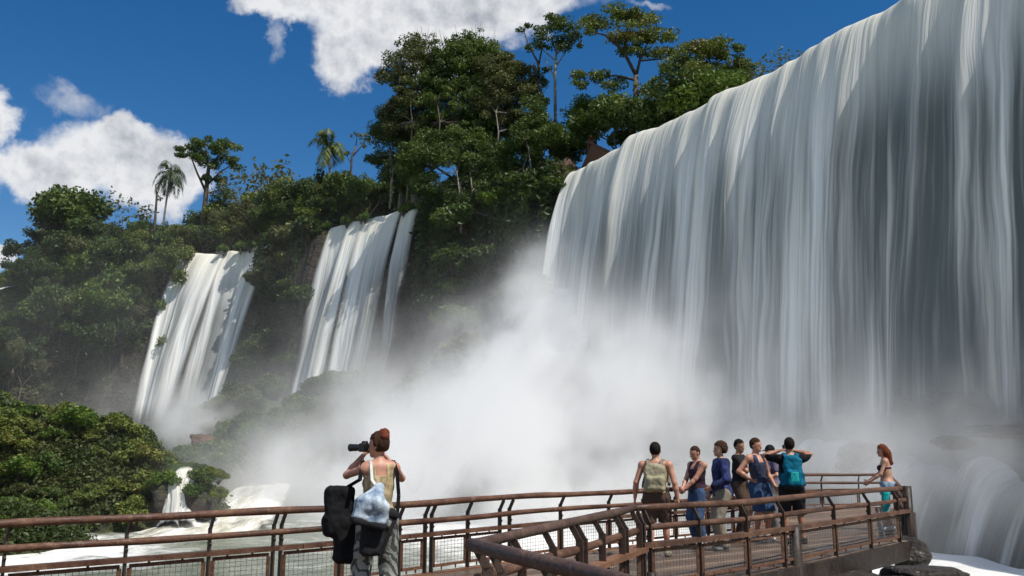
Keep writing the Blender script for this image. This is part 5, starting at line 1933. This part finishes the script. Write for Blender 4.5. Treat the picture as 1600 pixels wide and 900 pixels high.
    if top:
        kind, mat = top[0], top[1]
        hem = top[2] if len(top) > 2 else 0.90
        if kind == 'tee':
            sl_ = [(cone(a, a.lerp(b_, 0.62), 0.060 * k_, 0.056 * k_), 0.04) for a, b_ in upper]
            wear('shirt', torso + sl_, 0.016, lambda X, Y, Z: np.maximum(np.maximum(hem - Z, Z - 1.475 - 0 * X), 0.062 - np.sqrt(X ** 2 + (Y - 0.02) ** 2 + np.maximum(1.50 - Z, 0) ** 2 * 0.5)), mat, wob=folds)
        elif kind == 'long':
            sl_ = [(cone(a, b_, 0.062 * k_, 0.050 * k_), 0.04) for a, b_ in upper] + [(cone(a, a.lerp(b_, 0.88), 0.050 * k_, 0.040 * k_), 0.03) for a, b_ in fore]
            wear('jacket', torso + sl_, 0.02, lambda X, Y, Z: np.maximum(hem - Z, Z - 1.485 + 0 * X), mat, wob=folds)
        elif kind == 'tank':
            wear('tank_top', torso, 0.013, lambda X, Y, Z: np.maximum(np.maximum(hem - Z + 0 * X, Z - 1.48), np.minimum(Z - 1.335, np.abs(np.abs(X - lx * 0.42) - 0.088) - 0.034)), mat, wob=folds)
        elif kind == 'bikini':
            wear('bikini_top', torso, 0.009, lambda X, Y, Z: np.abs(Z - 1.27 + 0 * X) - np.where(Y > 0.02, 0.055, 0.018), mat)
    if bottom:
        kind, mat, hem = bottom
        if kind == 'trousers':
            p = torso[:4] + [(cone(a, b_, 0.105, 0.078), 0.04) for a, b_ in thigh] + [(cone(a, b_, 0.078, 0.066), 0.03) for a, b_ in shin]
            wear('trousers', p, 0.012, lambda X, Y, Z: np.maximum(hem - Z + 0 * X, Z - 1.0), mat, wob=lambda x, y, z: 0.009 * vnoise(x * 14, y * 14, z * 8))
        else:
            p = torso[:4] + [(cone(a, b_, 0.107, 0.088), 0.04) for a, b_ in thigh]
            wear('shorts', p, 0.014, lambda X, Y, Z: np.maximum(hem - Z + 0 * X, Z - 0.99), mat, wob=folds)
    for an, sgn in foot:
        f = [(cone(an + Vector((0, -0.035, -0.042)), an + Vector((sgn * 0.03, 0.14, -0.052)), 0.043, 0.034), 0.03), (cone(an + Vector((0, 0, -0.01)), an + Vector((0, -0.01, -0.04)), 0.047, 0.044), 0.03)]
        wear('shoe', f, 0.003, lambda X, Y, Z: np.maximum(0.003 - Z + 0 * X, Z - 0.115), shoes, 0.03)
    if hair:
        kind, mat = hair
        hl = [(ell(H(0, -0.004, 0.122), (0.082, 0.098, 0.105), HR), 0.02)]
        IR = np.array(HR.transposed())
        hx = np.array(hp)

        def loc_(X, Y, Z):
            x, y, z = X - hx[0], Y - hx[1], Z - hx[2]
            return (IR[1, 0] * x + IR[1, 1] * y + IR[1, 2] * z, IR[2, 0] * x + IR[2, 1] * y + IR[2, 2] * z)

        def cutf(X, Y, Z):
            y, z = loc_(X, Y, Z)
            return np.minimum(np.maximum(y - 0.085, 0.155 - z), np.maximum(y - 0.01 - 0.2 * (z - 0.1), 0.03 - z)) * 0.7
        if kind == 'short':
            wear('hair', hl, 0.006, cutf, mat, 0.02, 0.007, lambda x, y, z: 0.005 * vnoise(x * 60, y * 60, z * 60))
        elif kind == 'bushy':
            wear('hair', hl + [(ell(H(0, -0.03, 0.12), (0.095, 0.09, 0.105), HR), 0.03)], 0.012, cutf, mat, 0.03, 0.007, lambda x, y, z: 0.010 * vnoise(x * 45, y * 45, z * 45))
        elif kind == 'bun':
            wear('hair', hl, 0.010, cutf, mat, 0.02, 0.007, lambda x, y, z: 0.006 * vnoise(x * 50, y * 50, z * 22))
            wear('hair_bun', [(ell(H(0.01, -0.055, 0.215), (0.052, 0.05, 0.042), HR), 0.02), (ell(H(-0.02, -0.085, 0.175), (0.045, 0.04, 0.045), HR), 0.03)], 0.0, None, 'hair_red', 0.03, 0.007,
                 lambda x, y, z: 0.008 * vnoise(x * 45, y * 45, z * 45))
        elif kind == 'long':
            wear('hair', hl + [(ell(H(0, -0.05, 0.06), (0.088, 0.075, 0.11), HR), 0.04), (cone(H(0.0, -0.075, 0.02), H(0, -0.10, -0.17), 0.075, 0.045), 0.04)], 0.012,
                 lambda X, Y, Z: (lambda y, z: np.maximum(y - 0.085, np.minimum(0.145 - z, y - 0.015)) * 0.8)(*loc_(X, Y, Z)), mat, 0.04, 0.008,
                 lambda x, y, z: 0.011 * vnoise(x * 40, y * 40, z * 14))
        elif kind == 'cap':
            wear('hair', hl, 0.004, cutf, 'hair_dark', 0.02, 0.007)
            cp = [(ell(H(0, -0.002, 0.130), (0.086, 0.103, 0.103), HR), 0.02)]
            o = wear('cap', cp, 0.008, lambda X, Y, Z: (0.135 - loc_(X, Y, Z)[1]), mat, 0.02, 0.007)
            wear('cap_brim', [(ell(H(0, 0.125, 0.132), (0.072, 0.075, 0.012), HR), 0.01)], 0, None, mat, 0.01, 0.006)
        elif kind == 'shaven':
            wear('hair', hl, 0.0015, cutf, mat, 0.02, 0.007)
    if eyes:
        for sg in (-1, 1):
            wear('eye', [(ell(H(sg * 0.031, 0.089, 0.093), (0.014, 0.008, 0.008), HR), 0.0)], 0, None, 'eye', 0.004, 0.003)
    body['_h'] = 0
    del body['_h']
    fr = Matrix.Translation(Vector(loc)) @ Matrix.Rotation(rz, 4, 'Z') @ Matrix.Scale(S, 4)
    return body, fr, wr, H


def foot_xy(u, Y):
    p = at_y(u, 750, Y)
    return (p.x, p.y, 0.0)


DOWN = lambda s, x=0.27, y=0.03, z=0.90: ((s * x, y, z), (s * 0.4, -1, 0))

# 1 the photographer, her back to us
PW, PF, PWR, PH = person(foot_xy(592, 8.7), R(22), 1.73, 'woman photographer seen from behind in a camouflage tank top and striped grey trousers, camera raised', (
    ((0.13, 0.24, 1.50), (1, -0.2, -1.3)), ((-0.10, 0.26, 1.53), (-1, -0.1, -1.2))), feet=((-0.13, 0.03), (0.15, -0.05)), head=(42, -4, 0), woman=True, skin='skin_red',
    top=('tank', 'camo', 0.93), bottom=('trousers', 'zebra', 0.05), hair=('bun', 'hair_brown'), shoes='charcoal', curl=1.0, res=0.0075)


def place(o, M4):
    o.matrix_world = M4
    return o


def solid(name, prims, mat, res=0.01, k=0.03, cut=None, wob=None, parent=None):
    return link(name, sdf_mesh(name, prims, res, k, 0, cut, wob), M[mat], parent)


# her camera, held up at the eye, lens to the left
hd = (PF.to_3x3() @ (Matrix.Rotation(R(42), 3, 'Z') @ Vector((0, 1, 0)))).normalized()
cpos = PF @ (PH(0, 0.175, 0.085))
cam_rot = Matrix.Rotation(R(22 + 42), 4, 'Z')
cb = solid('camera', [(rbox((0, 0, 0), (0.072, 0.036, 0.048), 0.012), 0.01), (rbox((0, -0.004, 0.052), (0.028, 0.03, 0.022), 0.01), 0.015), (rbox((0.058, 0.014, -0.004), (0.018, 0.034, 0.045), 0.012), 0.01)], 'lens', 0.006)
place(cb, Matrix.Translation(cpos) @ cam_rot @ Matrix.Scale(0.86, 4))
tag(cb, 'black camera with a long lens held to the eye of the photographer', 'camera')
l_ = MB()
l_.tube([(0, 0.03, 0), (0, 0.09, 0), (0, 0.10, 0), (0, 0.17, 0), (0, 0.175, 0), (0, 0.20, 0)], [0.036, 0.036, 0.040, 0.040, 0.043, 0.044], 20)
l_.build('lens', M['lens'], cb, True)


def strap(name, pts, wd_, mat, parent):
    m = MB()
    pts = [Vector(p) for p in pts]
    for a, c_ in zip(pts[:-1], pts[1:]):
        m.bar(a, c_ + (c_ - a).normalized() * 0.004, wd_, 0.008, up=(0.3, -1, 0.2))
    return m.build(name, M[mat], parent)


# the pale bag on her back, hung low on the left
wob = lambda x, y, z: 0.012 * vnoise(x * 11, y * 11, z * 11) + 0.006 * vnoise(x * 26, y * 26, z * 26)
bagm = Matrix.Translation(PF @ Vector((-0.11, -0.235, 1.06))) @ Matrix.Rotation(R(22), 4, 'Z') @ Matrix.Rotation(R(14), 4, 'Y')
bg_ = solid('drawstring_bag', [(rbox((0, 0, -0.05), (0.17, 0.075, 0.12), 0.06), 0.05), (cone((0, 0, 0.05), (0.02, 0.01, 0.17), 0.12, 0.05), 0.06)], 'pale_blue', 0.009, 0.04, None, wob)
place(bg_, bagm)
tag(bg_, 'crumpled pale blue and white bag hanging on the back of the photographer', 'bag')
solid('bag_base', [(rbox((0, 0, -0.155), (0.168, 0.078, 0.035), 0.03), 0.03)], 'charcoal', 0.009, 0.03, None, None, bg_)
inv = bagm.inverted()
strap('bag_strap', [(0.02, 0.02, 0.16), inv @ (PF @ Vector((-0.10, -0.135, 1.30))), inv @ (PF @ Vector((-0.10, -0.06, 1.47))), inv @ (PF @ Vector((-0.09, 0.05, 1.46)))], 0.03, 'white', bg_)
# camera strap over her right shoulder and long dark bag at her left
bl = Matrix.Translation(at_y(532, 815, 8.75)) @ Matrix.Rotation(R(20), 4, 'Z')
bb = solid('shoulder_bag', [(rbox((-0.015, 0, 0.10), (0.135, 0.09, 0.235), 0.05), 0.04), (rbox((-0.06, 0, -0.03), (0.11, 0.08, 0.10), 0.06), 0.05), (rbox((0.07, 0.0, -0.17), (0.13, 0.10, 0.22), 0.07), 0.05)],
           'black', 0.010, 0.05, None, wob)
place(bb, bl)
tag(bb, 'big slumped black bag hanging at the left side of the photographer', 'bag')
ib = bl.inverted()
strap('strap', [(0.05, 0, 0.32), ib @ (PF @ Vector((-0.20, -0.06, 1.30))), ib @ (PF @ Vector((-0.165, -0.02, 1.475))), ib @ (PF @ Vector((-0.13, 0.08, 1.43)))], 0.04, 'black', bb)
jk = solid('jacket', [(cone((-0.15, -0.10, 0.99), (0.13, -0.12, 0.97), 0.06, 0.05), 0.06), (rbox((-0.085, -0.155, 0.80), (0.115, 0.045, 0.20), 0.045), 0.05), (cone((-0.16, 0.0, 0.98), (-0.14, 0.10, 0.96), 0.05, 0.05), 0.05)],
           'charcoal', 0.010, 0.05, None, wob)
place(jk, PF)
tag(jk, 'dark jacket tied round the waist of the photographer', 'jacket')
stp = MB()
pts = [PF @ Vector(p) for p in ((0.13, 0.07, 1.43), (0.135, -0.02, 1.475), (0.15, -0.10, 1.38), (0.175, -0.10, 1.15), (0.16, -0.12, 0.98), (0.06, -0.215, 0.80), (-0.02, -0.22, 0.62))]
for a, c_ in zip(pts[:-1], pts[1:]):
    stp.bar(a, c_, 0.035, 0.008, up=(0.1, -1, 0))
sp_ = stp.build('carrying_strap', M['black'])
tag(sp_, 'black strap running down the right shoulder of the photographer', 'strap')

# 2 the group on the platform
B1, F1, W1, H1 = person(foot_xy(1025, 13.6), R(-14), 1.68, 'broad person seen from behind with bare arms, brown shorts and a flat tan backpack', (DOWN(1, 0.33, -0.02, 0.88), DOWN(-1, 0.34, 0.06, 0.90)),
       feet=((-0.10, -0.10), (0.13, 0.18)), wide=1.18, top=('tank', 'tan_top', 0.95), bottom=('shorts', 'brown', 0.52), hair=('short', 'hair_dark'), shoes='khaki', skin='skin_red', head=(4, 0, 0))
person(foot_xy(1090, 15.5), R(118), 1.64, 'bald man in a dark sleeveless shirt and blue jeans holding his hands together', (
    ((0.06, 0.30, 1.00), (1, -0.8, -0.4)), ((-0.04, 0.31, 0.99), (-1, -0.8, -0.4))), top=('tank', 'plum', 0.92), bottom=('trousers', 'jeans', 0.06), hair=('shaven', 'hair_brown'), shoes='white',
    skin='skin_red', head=(-8, -16, 0), wide=1.05, curl=0.9)
person(foot_xy(1127, 14.6), R(96), 1.70, 'dark haired person in a dark blue jacket and grey trousers standing in profile', (DOWN(1, 0.26, 0.10, 0.92), ((-0.20, 0.22, 1.02), (-0.6, -1, 0))),
       top=('long', 'navy_blue', 0.86), bottom=('trousers', 'khaki', 0.06), hair=('bushy', 'hair_brown'), shoes='grey', head=(6, 0, 0))
person(foot_xy(1156, 16.9), R(-118), 1.77, 'man in a dark shirt half hidden at the back of the group', (
    ((-0.02, 0.28, 1.28), (1, -0.3, -0.8)), DOWN(-1)), top=('tee', 'charcoal', 0.9), bottom=('trousers', 'brown', 0.06), hair=('short', 'hair_dark'), shoes='grey', head=(-25, -8, 0), skin='skin_tan')
person(foot_xy(1186, 16.2), R(-152), 1.78, 'man in a slate blue tank top and blue shorts with one hand on his hip', (
    ((0.20, 0.02, 1.03), (1, -0.55, 0.1)), DOWN(-1, 0.25, 0.12, 0.92)), top=('tank', 'slate', 0.88), bottom=('shorts', 'blue', 0.50), hair=('short', 'hair_brown'), shoes='white', skin='skin_red',
    head=(22, -4, 0), lean=(0.10, 0))
person(foot_xy(1206, 17.6), R(108), 1.66, 'woman in a black cap and mauve top beside the man in the slate tank top', (DOWN(1, 0.24, 0.08, 0.9), ((-0.12, 0.26, 1.10), (-1, -0.6, -0.5))),
       top=('tee', 'mauve', 0.9), bottom=('trousers', 'grey', 0.06), hair=('cap', 'black'), shoes='grey', woman=True, head=(8, -6, 0))
B7, F7, W7, H7 = person(foot_xy(1236, 15.6), R(-6), 1.78, 'man seen from behind in a black shirt and dark shorts with both elbows raised', (
    ((0.13, 0.24, 1.53), (1.6, -0.1, -0.30)), ((-0.13, 0.24, 1.53), (-1.6, -0.1, -0.45))), feet=((-0.13, -0.05), (0.17, 0.06)), top=('tee', 'black', 0.88), bottom=('shorts', 'charcoal', 0.47),
    hair=('short', 'hair_dark'), shoes='charcoal', skin='skin_tan', wide=1.08, head=(4, 4, 0), curl=1.0)
person(foot_xy(1386, 18.2), R(72), 1.68, 'red haired woman in a dark bikini top and pale shorts at the platform end', (
    ((0.20, 0.34, 1.00), (0.6, -1, -0.4)), ((-0.20, 0.34, 1.00), (-0.6, -1, -0.4))), top=('bikini', 'purple'), bottom=('shorts', 'denim', 0.72), hair=('long', 'hair_red'), shoes='white', woman=True,
    head=(6, -8, 0), lean=(0, 0.06), skin='skin')
# small compact camera in the raised hands of the man with the backpack
cm = solid('camera', [(rbox((0, 0, 0), (0.058, 0.018, 0.035), 0.01), 0.01), (cone((0.01, 0.015, 0), (0.01, 0.04, 0), 0.025, 0.022), 0.005)], 'lens', 0.006)
place(cm, F7 @ Matrix.Translation((0, 0.30, 1.60)))
tag(cm, 'small black camera held up by the man with the teal backpack', 'camera')
bp = solid('backpack', [(rbox((0, -0.20, 1.17), (0.155, 0.085, 0.25), 0.07), 0.04), (rbox((0, -0.285, 1.08), (0.115, 0.045, 0.13), 0.04), 0.025), (ell((0, -0.20, 1.40), (0.13, 0.085, 0.06)), 0.03),
                        (rbox((-0.165, -0.19, 1.06), (0.03, 0.05, 0.11), 0.025), 0.02), (rbox((0.165, -0.19, 1.06), (0.03, 0.05, 0.11), 0.025), 0.02)], 'teal', 0.0095, 0.03, None, wob)
place(bp, F7)
tag(bp, 'bright teal backpack on the back of the man with raised elbows', 'backpack')
solid('pocket_panel', [(rbox((0, -0.325, 1.10), (0.07, 0.012, 0.085), 0.01), 0.01)], 'teal_light', 0.008, 0.01, None, None, bp)
solid('base_panel', [(rbox((0, -0.205, 0.935), (0.158, 0.092, 0.05), 0.04), 0.01)], 'charcoal', 0.009, 0.01, None, None, bp)
for sg in (-1, 1):
    m = MB()
    pts = [Vector(p) for p in ((sg * 0.085, -0.16, 1.40), (sg * 0.10, -0.10, 1.475), (sg * 0.105, -0.01, 1.49), (sg * 0.12, 0.10, 1.42), (sg * 0.14, 0.135, 1.28), (sg * 0.17, 0.06, 1.10), (sg * 0.17, -0.10, 1.02))]
    for a, c_ in zip(pts[:-1], pts[1:]):
        m.bar(a, c_, 0.055, 0.014, up=(0.05 * sg, -0.6, 0.8))
    m.build('shoulder_strap', M['teal'], bp)
tp = solid('backpack', [(rbox((0, -0.19, 1.20), (0.165, 0.065, 0.20), 0.06), 0.04), (rbox((0, -0.25, 1.13), (0.13, 0.035, 0.10), 0.03), 0.025), (ell((0, -0.18, 1.38), (0.13, 0.065, 0.05)), 0.03)], 'olive', 0.0095, 0.03, None, wob)
place(tp, F1)
tag(tp, 'flat tan backpack on the back of the broad person with brown shorts', 'backpack')
for sg in (-1, 1):
    m = MB()
    pts = [Vector(p) for p in ((sg * 0.095, -0.15, 1.39), (sg * 0.11, -0.10, 1.47), (sg * 0.12, -0.01, 1.49), (sg * 0.14, 0.10, 1.41), (sg * 0.16, 0.13, 1.28), (sg * 0.20, 0.05, 1.12), (sg * 0.19, -0.12, 1.06))]
    for a, c_ in zip(pts[:-1], pts[1:]):
        m.bar(a, c_, 0.05, 0.014, up=(0.05 * sg, -0.6, 0.8))
    m.build('shoulder_strap', M['khaki'], tp)
# cloth hung over the rail by the red haired woman
tw = solid('cloth', [(rbox((0, 0, -0.16), (0.06, 0.03, 0.22), 0.025), 0.02), (rbox((0.05, 0.02, -0.10), (0.05, 0.03, 0.14), 0.02), 0.02)], 'teal_light', 0.01, 0.03, None, wob)
q = at_y(1383, 780, 17.3)
place(tw, Matrix.Translation((q.x, q.y, 0.76)))
tag(tw, 'turquoise cloth hanging before the red haired woman', 'cloth')
# the visitor on the lookout, far up
pl = at_y(921, 226, 97.6)
person((pl.x + 0.25, pl.y + 0.55, pl.z - 0.35), R(170), 1.75, 'tiny visitor in a red shirt standing behind the lookout parapet', (DOWN(1, 0.24, 0.15, 1.0), DOWN(-1, 0.24, 0.15, 1.0)), top=('tee', 'red', 0.9),
       bottom=('trousers', 'grey', 0.06), hair=('short', 'hair_dark'), res=0.02, eyes=False)
